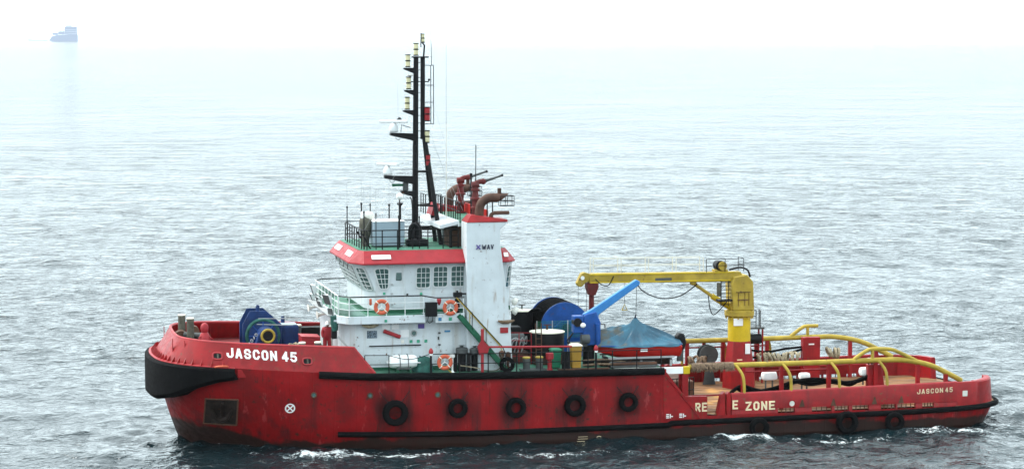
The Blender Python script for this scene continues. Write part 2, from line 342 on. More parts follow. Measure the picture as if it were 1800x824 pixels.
# ------------------------------------------------------------------ sea
def spaced(lo, hi, d0, far, g):
    a = list(np.arange(lo, hi, d0)); d = d0; x = a[-1]; up = []
    while x < far: d *= g; x += d; up.append(x)
    d = d0; x = a[0]; dn = []
    while x > -far: d *= g; x -= d; dn.append(x)
    return np.array(dn[::-1] + a + up)
gx = spaced(-46, 100, .30, 45000, 1.045); gy = spaced(-24, 50, .30, 45000, 1.010)
gy = gy[gy > -2600]
X, Y = np.meshgrid(gx, gy); dx = np.gradient(gx)[None, :]; dy = np.gradient(gy)[:, None]
sp = np.maximum(dx*.8, dy)*np.ones_like(X)
Z = np.zeros_like(X); rng = np.random.RandomState(3)
wd = R(228)                                # wind sea runs roughly towards the camera and forward
for i in range(90):
    lam = .75*(15/.75)**(rng.rand()**1.25)
    th = wd + rng.normal(0, .8); k = 2*PI/lam; amp = .0034*lam**.76*(.6+.8*rng.rand())
    if lam > 9: amp *= .75
    ph = rng.rand()*2*PI
    att = np.clip(lam/(sp*3.2)-.6, 0, 1)
    q = k*(X*math.sin(th)+Y*math.cos(th))+ph
    Z += att*amp*(np.cos(q)+.34*np.cos(2*q)+.10*np.cos(3*q))
# hull-made waves and foam
hb = np.interp(X, wl[:, 0], wl[:, 1], left=0, right=0)
dist = np.where((X > 1.3) & (X < 47.2), np.abs(Y)-hb, np.hypot(np.minimum(np.abs(X-1.3), np.abs(X-47.2)), np.maximum(np.abs(Y)-np.where(X > 40, 5, 0), 0)))
def bump2(cx, cy, sx, sy): return np.exp(-((X-cx)/sx)**2-((Y-cy)/sy)**2)
foam = np.zeros_like(X)
foam += .25*np.exp(-(np.maximum(dist-.2, 0)/1.3)**2)*((X > 3) & (X < 48))
for cx, cy, sx_, sy_, a in ((8.4, -7.3, 2.6, .9, .72), (12.5, -8.6, 3.0, .8, .62), (5.0, -6.0, 1.6, .7, .44), (19.5, -9.4, 3.5, 1.0, .50), (25, -10, 3.5, 1.2, .30),
                            (31.4, -7.0, 1.5, .6, .60), (33.5, -9.0, 5, 1.6, .30), (38, -8.6, 3.5, 1.4, .32), (42.5, -7.6, 2.0, .8, .40), (45.5, -7.4, 2.4, 1.2, .40), (16, -7.5, 2.0, .6, .35)):
    foam += a*bump2(cx, cy, sx_, sy_)
wk = np.clip((X-46.5)/2, 0, 1)*np.exp(-np.maximum(X-47, 0)/26)*np.exp(-(Y/(5.5+.12*np.maximum(X-47, 0)))**4)
foam += .34*wk
Z += .16*bump2(8.2, -7.0, 2.4, .8) + .10*bump2(13, -8.8, 3, .8) + .16*bump2(31.4, -7.0, 1.6, .7) + .12*bump2(42.5, -7.2, 2, .8)
for i in range(26):                        # short choppy water beside the hull and in the wake
    lam = .8+1.3*rng.rand(); th = rng.rand()*2*PI; k = 2*PI/lam
    Z += (.016+.020*np.clip(foam, 0, .8))*np.exp(-(np.maximum(dist, 0)/7)**2)*np.cos(k*(X*math.cos(th)+Y*math.sin(th))+rng.rand()*6.28)*np.clip(lam/(sp*3)-.6, 0, 1)
Z += .25*wk*np.sin(X*1.1+Y*.6)*.3
ny, nx = X.shape
me = bpy.data.meshes.new('sea')
me.vertices.add(nx*ny); me.vertices.foreach_set('co', np.stack([X, Y, Z], -1).astype(np.float32).ravel())
idx = np.arange(nx*ny).reshape(ny, nx)
qd = np.stack([idx[:-1, :-1], idx[:-1, 1:], idx[1:, 1:], idx[1:, :-1]], -1).reshape(-1, 4)
me.loops.add(qd.size); me.loops.foreach_set('vertex_index', qd.ravel().astype(np.int32))
me.polygons.add(len(qd)); me.polygons.foreach_set('loop_start', np.arange(0, qd.size, 4, dtype=np.int32))
me.update(calc_edges=True); me.shade_smooth()
at = me.attributes.new('foam', 'FLOAT', 'POINT'); at.data.foreach_set('value', foam.astype(np.float32).ravel())
sea = bpy.data.objects.new('sea', me); COL.objects.link(sea); sea['kind'] = 'structure'
m, t, b = new_mat('sea_water'); geo = t.nodes.new('ShaderNodeNewGeometry').outputs['Position']
fa = t.nodes.new('ShaderNodeAttribute'); fa.attribute_name = 'foam'
def crests(sc, det, st, a=.44, b2=.86): return mrange(t, noise(t, geo, sc, det, .55, st), a, b2)      # flat between, steep at the crests
h = mth(t, 'MULTIPLY', noise(t, geo, .05, 3, .5, (.7, 1, 1)), 1.0)
h = mth(t, 'ADD', h, mth(t, 'MULTIPLY', crests(.20, 4, (.95, 1, 1)), .50))
h = mth(t, 'ADD', h, mth(t, 'MULTIPLY', crests(.60, 4, (1., 1, 1)), .46))
h = mth(t, 'ADD', h, mth(t, 'MULTIPLY', crests(1.6, 4, (1.05, 1, 1)), .23))
h = mth(t, 'ADD', h, mth(t, 'MULTIPLY', noise(t, geo, 4.5, 4, .6), .045))
bp = t.nodes.new('ShaderNodeBump'); bp.inputs['Strength'].default_value = 1.; bp.inputs['Distance'].default_value = 1.
sp_ = t.nodes.new('ShaderNodeSeparateXYZ'); L(t, geo, sp_.inputs[0])      # the mesh carries the waves near the tug; farther out the relief takes over from it
h = mth(t, 'MULTIPLY', h, mth(t, 'MULTIPLY', mrange(t, sp_.outputs[1], -15., 1000., .36, 4.0, False), mrange(t, noise(t, geo, .022, 6, .68, (.7, 1, 1)), .34, .66, .55, 1.45))); L(t, h, bp.inputs['Height'])
fn = mth(t, 'ADD', mth(t, 'MULTIPLY', noise(t, geo, 1.5, 8, .68, (.8, 1, 1)), .62), mth(t, 'MULTIPLY', noise(t, geo, 6., 6, .7), .38))
fm = mrange(t, mth(t, 'ADD', fn, mth(t, 'MULTIPLY', fa.outputs['Fac'], .36)), .66, .80)
cr = mixc(t, fm, (.006, .015, .018), (.74, .78, .78))
L(t, cr, b.inputs['Base Color']); b.inputs['IOR'].default_value = 1.333
L(t, mixc(t, fm, (.07,)*3, (.8,)*3), b.inputs['Roughness']); L(t, bp.outputs[0], b.inputs['Normal'])
me.materials.append(m)

# ------------------------------------------------------------------ haze
hz = MB().box(-40000, 40000, -2000, 40000, -3.2, 150).build('haze', [], smooth=False); hz['kind'] = 'stuff'
m = bpy.data.materials.new('haze_air'); m.use_nodes = True; t = m.node_tree; t.nodes.clear()
pv = t.nodes.new('ShaderNodeVolumePrincipled'); pv.inputs['Color'].default_value = (.93, .97, 1, 1); pv.inputs['Density'].default_value = .000026
pv.inputs['Anisotropy'].default_value = .2
om = t.nodes.new('ShaderNodeOutputMaterial'); L(t, pv.outputs[0], om.inputs['Volume']); hz.data.materials.append(m)

# ------------------------------------------------------------------ tug: hull
TUG = thing('tug_boat', 'red hulled anchor handling tug with white wheelhouse and black mast', 'tug boat', (23.5, 0, 0))
def near_far(f):                         # run a builder for port (-1) and starboard (+1)
    for sgn in (-1, 1): f(sgn)
mb = MB(); NF = [-.35, -.12, 0, .06, .13, .22, .34, .48, .62, .76, .88, 1.]
ring = []
for fr in NF:
    row = []
    for i in range(len(kn)):
        x0 = kn[i, 0]; H = zk(x0) if x0 <= 27.42 else 1.16
        if fr < 0: px, py, z = wl[i, 0]+.6*abs(fr)*(1 if i < 40 else -1), wl[i, 1]*(1+.5*fr), fr*4
        else:
            z = fr*H; s = 1-(1-min(1, z/zk(min(x0, 27))))**1.6
            if x0 > 27.42: s = fr
            px, py = wl[i]+(kn[i]-wl[i])*s
        row.append((px, py, z))
    ring.append([(p[0], -p[1], p[2]) for p in row] + [(p[0], p[1], p[2]) for p in row[::-1][1:-1]])
mb.loft(ring, True, False)
HULL = mb.build('hull', 'hull', TUG, ang=40)
# decks
mb = MB(); cols = [i for i in range(len(kn)) if kn[i, 0] <= 27.32]
def deck_pt(i):
    if i < len(tp) and zd(kn[i, 0]) > zk(kn[i, 0]):
        f = (zd(kn[i, 0])-zk(kn[i, 0]))/(zbt(tp[i, 0])-zk(kn[i, 0])); p = kn[i]+(tp[i]-kn[i])*f; return (p[0]+.12, -max(p[1]-.10, 0), zd(kn[i, 0]))
    return (kn[i, 0]+.03, -max(kn[i, 1]-.03, 0), zd(kn[i, 0]))
A = [deck_pt(i) for i in cols]; B = [(p[0], -p[1], p[2]) for p in A]
mb.loft([A, B], False, False)
MD = mb.build('main_deck', 'green', TUG)
n_f = sum(1 for p in A if p[0] < 9.75)
MB().loft([[(p[0], p[1], p[2]+.006) for p in A[:n_f]], [(p[0], p[1], p[2]+.006) for p in B[:n_f]]], False, False).build('foredeck', 'monitor_red', TUG)
mb = MB(); cols = [i for i in range(len(kn)) if kn[i, 0] >= 27.28]
A = [(kn[i, 0]-.03, -max(kn[i, 1]-.03, 0), ZDA) for i in cols]; B = [(p[0], -p[1], p[2]) for p in A]
mb.loft([A, B], False, False)
AD = mb.build('aft_deck', 'wood', TUG)
PLANK = None
for k in range(18):                        # deck planks run fore and aft, laid on the steel
    y = -5.0+k*.5875
    x1 = 46.4 if abs(y) > 4.2 else 47.2
    pl = MB().box(28.2, x1, y-.27, y+.27, ZDA+.004, ZDA+.05+.008*((k*7) % 3)).build('plank', 'wood', AD, smooth=False)
MB().box(27.30, 27.42, -5.95, 5.95, ZDA-.05, 3.82).build('break_bulkhead', 'red', TUG)

# forecastle bulwark (tumblehome plate with a capping and stays)
nb = len(tp)
for sgn in (-1, 1):
    mb = MB(); lo = []; up = []
    for i in range(nb):
        lo.append((kn[i, 0], sgn*kn[i, 1], zk(kn[i, 0]))); up.append((tp[i, 0], sgn*tp[i, 1], zbt(tp[i, 0])))
    lo.append((11.25, sgn*5.97, 4.06)); up.append((11.2, sgn*5.965, 4.07))
    md = [tuple(a+(b2-a)*.5 for a, b2 in zip(p, q)) for p, q in zip(lo, up)]
    def inn(r, d=.12): return [(p[0]+(d if p[0] < 2.2 else .02), p[1]-sgn*min(d, abs(p[1])), p[2]) for p in r]
    mb.loft([lo, md, up, inn(up), inn(md), inn(lo)], False, False)
    bw = mb.build('bow_bulwark', 'red', TUG, ang=50)
    mb = MB(); mb.tube([(p[0]+.04, p[1]-sgn*.05*(abs(p[1]) > .1), p[2]) for p in up], .075, 8)
    mb.build('capping', 'pink', bw)
    for j in range(16, nb, 5):
        p, q = inn(lo, .16)[j], inn(up, .16)[j]
        MB().prism([(p[1], p[2]-.2), (q[1], q[2]-.05), (p[1]-sgn*.5, p[2]-.3)], 'x', p[0]-.02, p[0]+.02).build('bulwark_stay', 'red', bw, smooth=False)
# freeing holes (rimmed fairleads) in the bow bulwark
for sgn in (-1, 1):
    for x, z in ((2.95, 5.15), (7.62, 4.83)):
        y = bulwark_y(x, z); y2 = bulwark_y(x, z+.2); y3 = bulwark_y(x+.3, z)
        def P(u, v, o): return (x+u, sgn*(y+(y2-y)*v/.2+(y3-y)*u/.3+o), z+v)
        ov = [(.24*math.copysign(abs(math.cos(a))**.6, math.cos(a)), .165*math.copysign(abs(math.sin(a))**.6, math.sin(a))) for a in np.linspace(0, 2*PI, 20, endpoint=False)]
        mb = MB(); mb.tube([P(u, v, .03) for u, v in ov+ov[:2]], .045, 8, False); f = mb.build('fairlead', 'pink', TUG)
        MB().add([P(u, v, .012) for u, v in ov], [tuple(range(20))]).build('opening', 'black', f, smooth=False)
        MB().cyl(P(.02, -.12, .02), P(.02, .12, .02), .05, n=8).build('roller', 'khaki', f)
# bow fender block
mb = MB(); path = []
ii = [i for i in range(len(kn)) if kn[i, 0] < 4.05]
for sgn in (-1, 1):
    for i in (ii[::-1] if sgn < 0 else ii[1:]): path.append((kn[i, 0], sgn*kn[i, 1]))
path = np.array(path); tan = np.gradient(path, axis=0); nrm = np.stack([tan[:, 1], -tan[:, 0]], -1); nrm /= np.linalg.norm(nrm, axis=1)[:, None]
if nrm[len(path)//2, 0] > 0: nrm = -nrm
al = np.concatenate([[0], np.cumsum(np.linalg.norm(np.diff(path, axis=0), axis=1))]); al = np.abs(al-al[-1]/2); aend = al[0]
rings = []; ledge = []
for p, n_, a in zip(path, nrm, al):
    zt = zk(p[0])-.02; f = a/aend
    zb = float(np.interp(f, [0, .35, .55, .72, .88, 1], [2.52, 2.62, 2.95, 3.45, 3.80, 3.92]))
    o = float(np.interp(f, [0, .7, 1], [.60, .52, .34])); xi, yi = p
    hw = max(shell(max(p[0], 1.7), zb), .0); inner = min(abs(yi), hw) if abs(yi) > .1 else abs(yi)
    q = (xi+.5-n_[0]*.1, math.copysign(max(inner-.25, 0), yi)) if abs(yi) > 1 else (xi+.5, yi)
    rings.append([(xi-n_[0]*.15, yi-n_[1]*.15, zt), (xi+n_[0]*(o-.08), yi+n_[1]*(o-.08), zt), (xi+n_[0]*o, yi+n_[1]*o, zt-.10),
                  (xi+n_[0]*o, yi+n_[1]*o, zb+.2), (xi+n_[0]*(o-.18), yi+n_[1]*(o-.18), zb), (q[0], q[1], zb)])
    ledge.append([(xi-n_[0]*.05, yi-n_[1]*.05, zt+.015), (xi+n_[0]*(o-.22), yi+n_[1]*(o-.22), zt+.015), (xi+n_[0]*(o-.22), yi+n_[1]*(o-.22), zt+.05), (xi-n_[0]*.05, yi-n_[1]*.05, zt+.05)])
mb.loft(rings); BF = mb.build('bow_fender', 'rubber', TUG, ang=25)
MB().loft(ledge).build('fender_ledge', 'pink', BF, smooth=False)
for j in range(2, len(path)-2, 2):
    p, n_ = path[j], nrm[j]; z = zk(p[0])+.03
    a = vec((p[0], p[1], z)); o = Vector((n_[0], n_[1], 0)); tt = Vector((-n_[1], n_[0], 0))
    MB().add([a-tt*.02, a+tt*.02, a+tt*.02+o*.26, a-tt*.02+o*.26, a-tt*.02+Vector((0, 0, .30)), a+tt*.02+Vector((0, 0, .30))],
             [(0, 1, 2, 3), (0, 3, 4), (1, 5, 2), (0, 4, 5, 1), (3, 2, 5, 4)]).build('ledge_bracket', 'red', BF, smooth=False)
for sgn in (-1, 1):                        # red end plates and a lying lifting ring
    MB().box(3.95, 4.9, sgn*5.2-.25, sgn*5.2+.32, 4.02, 4.46).build('fender_end_plate', 'red', BF, bevel=.02)
MB().torus((3.1, -5.42, 4.63), (0, .25, 1), .33, .05, 20, 8).build('lifting_ring', 'orange', BF)
# rubbing strakes
for sgn in (-1, 1):
    xs = np.linspace(8.2, 27.25, 30)
    MB().tube([(x, sgn*(float(np.interp(x, kn[:, 0], kn[:, 1]))+.10), zk(x)-.12) for x in xs], .20, 10).build('upper_fender', 'rubber', TUG)
    MB().box(11.3, 27.28, sgn*6.0-.12, sgn*6.0+.10, 3.80, 3.84).build('deck_edge_plate', 'rust', TUG, smooth=False)
st = [i for i in range(len(kn)) if kn[i, 0] > 27.6]
pl = [(x, -(shell(x, .7)+.06), zl(x)) for x in np.linspace(9.3, 27.5, 30)] + [(kn[i, 0]+.10*(i > st[-14]), -kn[i, 1]-.08*(kn[i, 1] > 1), zl(kn[i, 0])+.10) for i in st]
pl2 = pl + [(p[0], -p[1], p[2]) for p in pl[::-1][1:]]
MB().tube(pl2, .155, 10).build('lower_fender', 'rubber', TUG)
mb = MB(); e = [(kn[i, 0], -kn[i, 1]) for i in st if kn[i, 0] > 44.5]; e = e + [(p[0], -p[1]) for p in e[::-1][1:]]
mb.loft([[(p[0]+(.12 if p[0] > 45.5 else 0), p[1]*1.02, 1.17) for p in e], [(p[0]-.5, p[1]*.9, 1.235) for p in e]], False, False)
mb.build('stern_deck_edge', 'wood', TUG)
# anchor pocket on the bow: flat panel, recess shade put into its colour
for sgn in (-1, 1):
    def H(x, z, o): return (x, sgn*(shell(x, z)+o), z)
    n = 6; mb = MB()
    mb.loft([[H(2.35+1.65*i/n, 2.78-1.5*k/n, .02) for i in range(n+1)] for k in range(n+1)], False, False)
    ap = mb.build('anchor_pocket', 'shade_dark', TUG)
    fr = [(2.35+1.65*i/n, 2.78) for i in range(n+1)] + [(4.0, 2.78-1.5*k/n) for k in range(n+1)] + [(4.0-1.65*i/n, 1.28) for i in range(n+1)] + [(2.35, 1.28+1.5*k/n) for k in range(n+1)]
    MB().tube([H(a, c, .03) for a, c in fr], .045, 6).build('pocket_rim', 'rust', ap)
    mb = MB(); mb.tube([H(3.2, 2.6, .12), H(3.2, 1.75, .14)], .09, 8); mb.tube([H(2.7, 2.2, .12), H(2.9, 1.7, .14), H(3.2, 1.55, .14), H(3.5, 1.7, .14), H(3.7, 2.2, .12)], [.06, .12, .14, .12, .06], 8)
    mb.obox(H(3.2, 1.5, .14), (1.0, .16, .18)); mb.build('anchor', 'shade_dark', ap)
# draught and tug marks on the side
for sgn in (-1, 1):
    def H(x, z, o=.012): return (x, sgn*(shell(x, z)+o), z)
    mb = MB(); c0, c1, rr = 6.72, 2.30, .27; n = 28
    ro = [H(c0+rr*math.cos(a), c1+rr*math.sin(a)) for a in np.linspace(0, 2*PI, n, endpoint=False)]
    ri = [H(c0+rr*.74*math.cos(a), c1+rr*.74*math.sin(a)) for a in np.linspace(0, 2*PI, n, endpoint=False)]
    mb.add(ro+ri, [(i, (i+1) % n, n+(i+1) % n, n+i) for i in range(n)])
    for a in (PI/4, 3*PI/4):
        u = (math.cos(a), math.sin(a)); v = (-u[1], u[0])
        mb.add([H(c0+rr*.76*sa*u[0]+.035*sb*v[0], c1+rr*.76*sa*u[1]+.035*sb*v[1], .014+.002*a) for sa, sb in ((-1, -1), (1, -1), (1, 1), (-1, 1))], [(0, 1, 2, 3)])
    mb.build('bow_thruster_mark', 'letter_white', TUG, smooth=False, fix=False)
    for x, z in ((7.95, 3.02), (10.95, 2.92), (14.62, 2.84)):
        mb = MB(); p = vec(H(x, z, .02)); mb.torus(p, (0, 1, 0), .13, .04, 18, 6); pk = mb.build('porthole', 'rust', TUG)
        MB().lathe([(.12, 0), (.12, .02)], H(x, z, .012), (0, sgn, 0), 14).build('porthole_glass', 'glass', pk)
    # load line mark
    ll = MB().torus(H(23.6, .08, .02), (0, 1, 0), .17, .018, 20, 4).build('load_line_mark', 'cream', TUG)
    for dz in (0, .13, .25): MB().box(22.35+.3*dz, 22.95, sgn*6.02-.005, sgn*6.02+.005, .0+dz, .02+dz).build('load_line_bar', 'cream', ll, smooth=False)
    for x in (27.35, 28.1):
        mb = MB(); y = sgn*6.235
        for u, v in ((0, 0), (0, .09), (0, .18)): mb.box(x+u, x+u+.16, y-.004, y+.004, 1.14+v, 1.19+v)
        mb.box(x+.2, x+.38, y-.004, y+.004, 1.2, 1.26); mb.box(x+.2, x+.26, y-.004, y+.004, 1.14, 1.36); mb.build('draught_mark', 'letter_white', TUG, smooth=False)
# name on the bow, stern and the rescue zone panels
for sgn, a, b2 in ((-1, 3.42, 7.08), (1, 7.08, 3.42)):
    def f(u, v):
        x = a+(b2-a)*u; z = float(np.interp(x, [3.4, 7.1], [5.09, 4.80]))+.50*v; return (x, sgn*(bulwark_y(x, z)+.022), z)
    text('name_lettering', 'JASCON', 'letter_white', TUG, lambda u, v: f(u*.715, v))
    text('number_lettering', '45', 'letter_white', TUG, lambda u, v: f(.785+u*.215, v))

# aft bulwark: shaped panels, freeing ports, gate
def aft_panel(name, xs, z0f, z1f, sgn, mat='red', th=.24, parent=TUG):
    mb = MB(); rg = []
    for x in xs:
        y = float(np.interp(x, kn[:, 0], kn[:, 1])); rg.append([(x, sgn*(y+.0), z0f(x)), (x, sgn*(y-.02), z1f(x)-.06), (x, sgn*(y-.07), z1f(x)), (x, sgn*(y-th), z1f(x)), (x, sgn*(y-th), z0f(x))])
    return mb.loft(rg).build(name, mat, parent, ang=40)
PORTS = [(33.9, 34.9), (35.9, 37.1), (37.25, 38.1), (38.3, 39.3), (40.0, 40.9), (41.0, 42.1), (42.5, 43.2)]
for sgn in (-1, 1):
    mb = MB(); mb.prism([(27.25, 1.0), (27.25, 3.80), (27.45, 3.62), (28.5, 2.26), (29.78, 2.24), (29.78, 1.0)], 'y', sgn*6.03, sgn*5.80)
    pn = mb.build('step_bulwark', 'red', TUG, bevel=.015)
    MB().bar((27.3, sgn*6.06, 3.6), (29.4, sgn*6.06, 1.05), .06, .10).build('rib', 'red', pn)
    xs = list(np.linspace(31.2, 44.6, 24)); zt = lambda x: ztop_aft(x)
    bw = aft_panel('aft_bulwark', xs, lambda x: 1.42, zt, sgn)
    edges = [31.2] + [e for p in PORTS for e in p] + [44.6]
    for a, b2 in zip(edges[0::2], edges[1::2]):
        aft_panel('lower_panel', [a, (a+b2)/2, b2], lambda x: 1.08, lambda x: 1.44, sgn, parent=bw)
    for a, b2 in PORTS:
        for k in range(1, 4):
            x = a+(b2-a)*k/4; MB().box(x-.02, x+.02, sgn*5.9-.02, sgn*5.9+.02, 1.1, 1.44).build('port_bar', 'rust', bw, smooth=False)
    MB().tube([(x, sgn*5.86, ztop_aft(x)) for x in xs], .07, 8).build('capping', 'pink', bw)
    for x in (35.3, 37.15, 39.6, 41.2):
        MB().prism([(x-.16, 1.46), (x, 1.86), (x+.05, 1.86), (x+.16, 1.46)], 'y', sgn*6.03, sgn*5.99).build('doubler_plate', 'rust', bw, smooth=False)
    # hinged gate leaf standing open
    g = MB().prism([(30.35, 1.12), (30.62, 2.30), (30.80, 2.44), (30.86, 1.12)], 'y', sgn*5.98, sgn*5.55).build('gate', 'red', TUG, bevel=.02)
    MB().prism([(30.90, 1.12), (30.92, 2.30), (31.05, 2.44), (31.16, 2.28), (31.16, 1.12)], 'y', sgn*5.99, sgn*5.60).build('gate_post', 'red', g, bevel=.02)
    for x, z in ((34.72, 1.66),):
        mb = MB(); mb.torus((x, sgn*6.0, z), (0, 1, 0), .2, .05, 18, 8, .8); f_ = mb.build('fairlead', 'red', TUG); MB().lathe([(.18, 0), (.18, .02)], (x, sgn*5.985, z), (0, sgn, 0), 14).build('opening', 'offwhite', f_)
# stern quarter and transom bulwark
si = [i for i in range(len(kn)) if kn[i, 0] >= 44.55]
pt = [(kn[i, 0]-.12*(kn[i, 0] > 46), -kn[i, 1]) for i in si if kn[i, 0] < 47.75]
for sgn in (-1, 1):
    rg = []
    for x, y in pt:
        y = -y*sgn if sgn < 0 else -y; y = sgn*abs(y); zt = ztop_aft(x); k = .93 if x > 46.3 else 1
        rg.append([(x, y, 1.08), (x-.10*(x > 46), y*.995, zt-.07), (x-.16*(x > 46), y*.985, zt), (x-.45*(x > 46), y*.955, zt), (x-.45*(x > 46), y*.955, 1.08)])
    MB().loft(rg).build('stern_bulwark', 'red', TUG, ang=40)
for sgn in (-1, 1):
    x = 45.1; y = float(np.interp(x, kn[:, 0], kn[:, 1])); MB().box(x-.15, x+.15, sgn*y-.02, sgn*y+.02, 1.70, 2.02).build('stern_fairlead', 'offwhite', TUG, bevel=.04)
text('panel_lettering', 'RE', 'cream', TUG, flat(0, 29.08, 29.76, 1.40, 1.90, -6.04))
text('panel_lettering', 'E', 'cream', TUG, flat(0, 31.24, 31.56, 1.46, 1.96, -6.012))
text('panel_lettering', 'ZONE', 'cream', TUG, lambda u, v: (32.0+1.72*u, -6.012+.02*(v > .9), 1.36+.49*v))
def fs(u, v): return (42.15+2.15*u, -6.03, 1.93+.06*u+.27*v)
text('stern_lettering', 'JASCON', 'cream', TUG, lambda u, v: fs(u*.73, v), .16, .5)
text('stern_number', '45', 'cream', TUG, lambda u, v: fs(.79+u*.21, v), .16, .5)

# ------------------------------------------------------------------ tug: superstructure
def oct_plan(xf, xa, yf, ys, xc, ya=None, xca=None):     # half-octagon plan, counter-clockwise
    ya = ys if ya is None else ya; xca = xa if xca is None else xca
    P = [(xf, -yf), (xc, -ys), (xca, -ys), (xa, -ya), (xa, ya), (xca, ys), (xc, ys), (xf, yf)]
    return [p for i, p in enumerate(P) if i == 0 or abs(p[0]-P[i-1][0])+abs(p[1]-P[i-1][1]) > .01]
ring3 = lambda P, z: [(p[0], p[1], z) for p in P]
DH = MB().loft([ring3(oct_plan(9.65, 19.0, 3.5, 4.4, 10.4), 3.8), ring3(oct_plan(9.65, 19.0, 3.5, 4.4, 10.4), 6.62)]).build('deckhouse', 'white', TUG, smooth=False, bevel=.06)

MB().loft([ring3(oct_plan(9.60, 19.04, 3.53, 4.44, 10.38), 3.8), ring3(oct_plan(9.60, 19.04, 3.53, 4.44, 10.38), 4.20)]).build('coaming', 'green_dark', DH, smooth=False)
# bridge deck slab with rounded front corners
def slab(P, z0, z1, name, mat, par): return MB().loft([ring3(P, z0), ring3(P, z1)]).build(name, mat, par, smooth=False, bevel=.03)
BD = slab(oct_plan(9.45, 14.15, 4.25, 5.05, 9.95), 6.63, 7.06, 'bridge_deck', 'white', TUG)
slab([(14.15, -4.5), (16.3, -4.5), (16.3, 4.5), (14.15, 4.5)], 6.63, 7.06, 'bridge_deck_centre', 'white', BD)
slab(oct_plan(9.52, 14.10, 4.2, 4.98, 10.0), 7.062, 7.072, 'deck_covering', 'green', BD)
for sgn in (-1, 1):
    ln = MB().box(14.68, 16.30, sgn*4.51, sgn*5.05, 6.60, 7.10).build('stair_landing', 'white', TUG, bevel=.02)
    MB().box(14.72, 16.26, sgn*4.53, sgn*5.0, 7.102, 7.112).build('landing_covering', 'green', ln)
    mb = MB(); mb.loft([[(9.55, sgn*3.2, 7.08), (9.62, sgn*4.2, 7.08), (10.05, sgn*4.93, 7.08), (10.9, sgn*4.97, 7.08)],
                        [(9.55, sgn*3.2, 7.80), (9.62, sgn*4.2, 7.80), (10.05, sgn*4.93, 7.72), (10.9, sgn*4.97, 7.12)]], False, False)
    o = mb.build('wing_plate', 'pale_green', BD); sd = o.modifiers.new('thick', 'SOLIDIFY'); sd.thickness = .04
# wheelhouse
def wh_plan(z):
    s = max(0., (z-8.20)/1.60); return oct_plan(11.15-.72*s, 19.15+.1*s, 2.95+.35*s, 3.92+.18*s, 11.62-.62*s, 3.6+.1*s, 18.7+.2*s)
WH = MB().loft([ring3(wh_plan(7.06), 7.06), ring3(wh_plan(8.20), 8.20), ring3(wh_plan(9.80), 9.80)]).build('wheelhouse', 'white', TUG, smooth=False, bevel=.03)

MB().loft([ring3([(p[0]*1.0-.02*(p[0] < 13), p[1]*1.006) for p in wh_plan(7.06)], 7.06), ring3([(p[0]-.02*(p[0] < 13), p[1]*1.006) for p in wh_plan(7.06)], 7.28)]).build('coaming', 'green_dark', WH, smooth=False)
rb = oct_plan(10.22, 19.36, 3.45, 4.55, 10.86, 3.9, 18.9); rt = oct_plan(10.74, 18.9, 3.25, 3.85, 10.98, 3.5, 18.6)
RF = MB().loft([ring3(rb, 9.76), ring3(rb, 9.84), ring3(rt, 10.46)]).build('roof', 'red', TUG, smooth=False, bevel=.02)
RF.data.materials.clear(); RF.data.materials.append(M['roof_red'])
MB().loft([ring3([(p[0]+.05*(1 if p[0] < 14 else -1), p[1]*.985) for p in rt], 10.462), ring3([(p[0]+.05*(1 if p[0] < 14 else -1), p[1]*.985) for p in rt], 10.475)]).build('roof_covering', 'green', RF, smooth=False)
def facet_map(p00, p10, p01, p11):       # bilinear patch: u along, v up
    p00, p10, p01, p11 = map(vec, (p00, p10, p01, p11))
    n = (p10-p00).cross(p01-p00).normalized()
    def f(u, v, o=0): return (p00*(1-u)+p10*u)*(1-v)+(p01*(1-u)+p11*u)*v+n*o
    return f, n
def window(par, corners, nu=3, nv=4, out=1, guard=True, rad=.12):
    f, n = facet_map(*corners); sg = out
    def rr(g, rd):                         # rounded outline in (u, v)
        wu = (vec(corners[1])-vec(corners[0])).length; hv = (vec(corners[2])-vec(corners[0])).length
        pts = []
        for cx, cy, a0 in ((1, 1, 0), (0, 1, PI/2), (0, 0, PI), (1, 0, 3*PI/2)):
            for k in range(5):
                a = a0+k*PI/8; x = (wu+2*g)*cx-g+(rd*(math.cos(a)-(1 if cx else -1))); y = (hv+2*g)*cy-g+(rd*(math.sin(a)-(1 if cy else -1)))
                pts.append((x/wu, y/hv))
        return pts
    a = rr(0, rad); b2 = rr(.055, rad+.05); k = len(a)
    mb = MB(); mb.add([f(u, v, sg*.02) for u, v in a], [tuple(range(k))]); o = mb.build('window', 'glass', par, smooth=False)
    mb = MB(); mb.loft([[f(u, v, sg*.005) for u, v in b2], [f(u, v, sg*.05) for u, v in b2], [f(u, v, sg*.05) for u, v in a], [f(u, v, sg*.01) for u, v in a]], True, False)
    mb.build('window_frame', 'white_clean', par, smooth=False)
    if guard:
        mb = MB()
        for i in range(1, nu): mb.cyl(f(i/nu, -.03, sg*.09), f(i/nu, 1.03, sg*.09), .017, n=5)
        for j in range(1, nv): mb.cyl(f(-.03, j/nv, sg*.09), f(1.03, j/nv, sg*.09), .017, n=5)
        mb.build('window_guard', 'white_clean', par)
    return o
def side_y(z): return 3.92+.18*max(0., (z-8.20)/1.60)
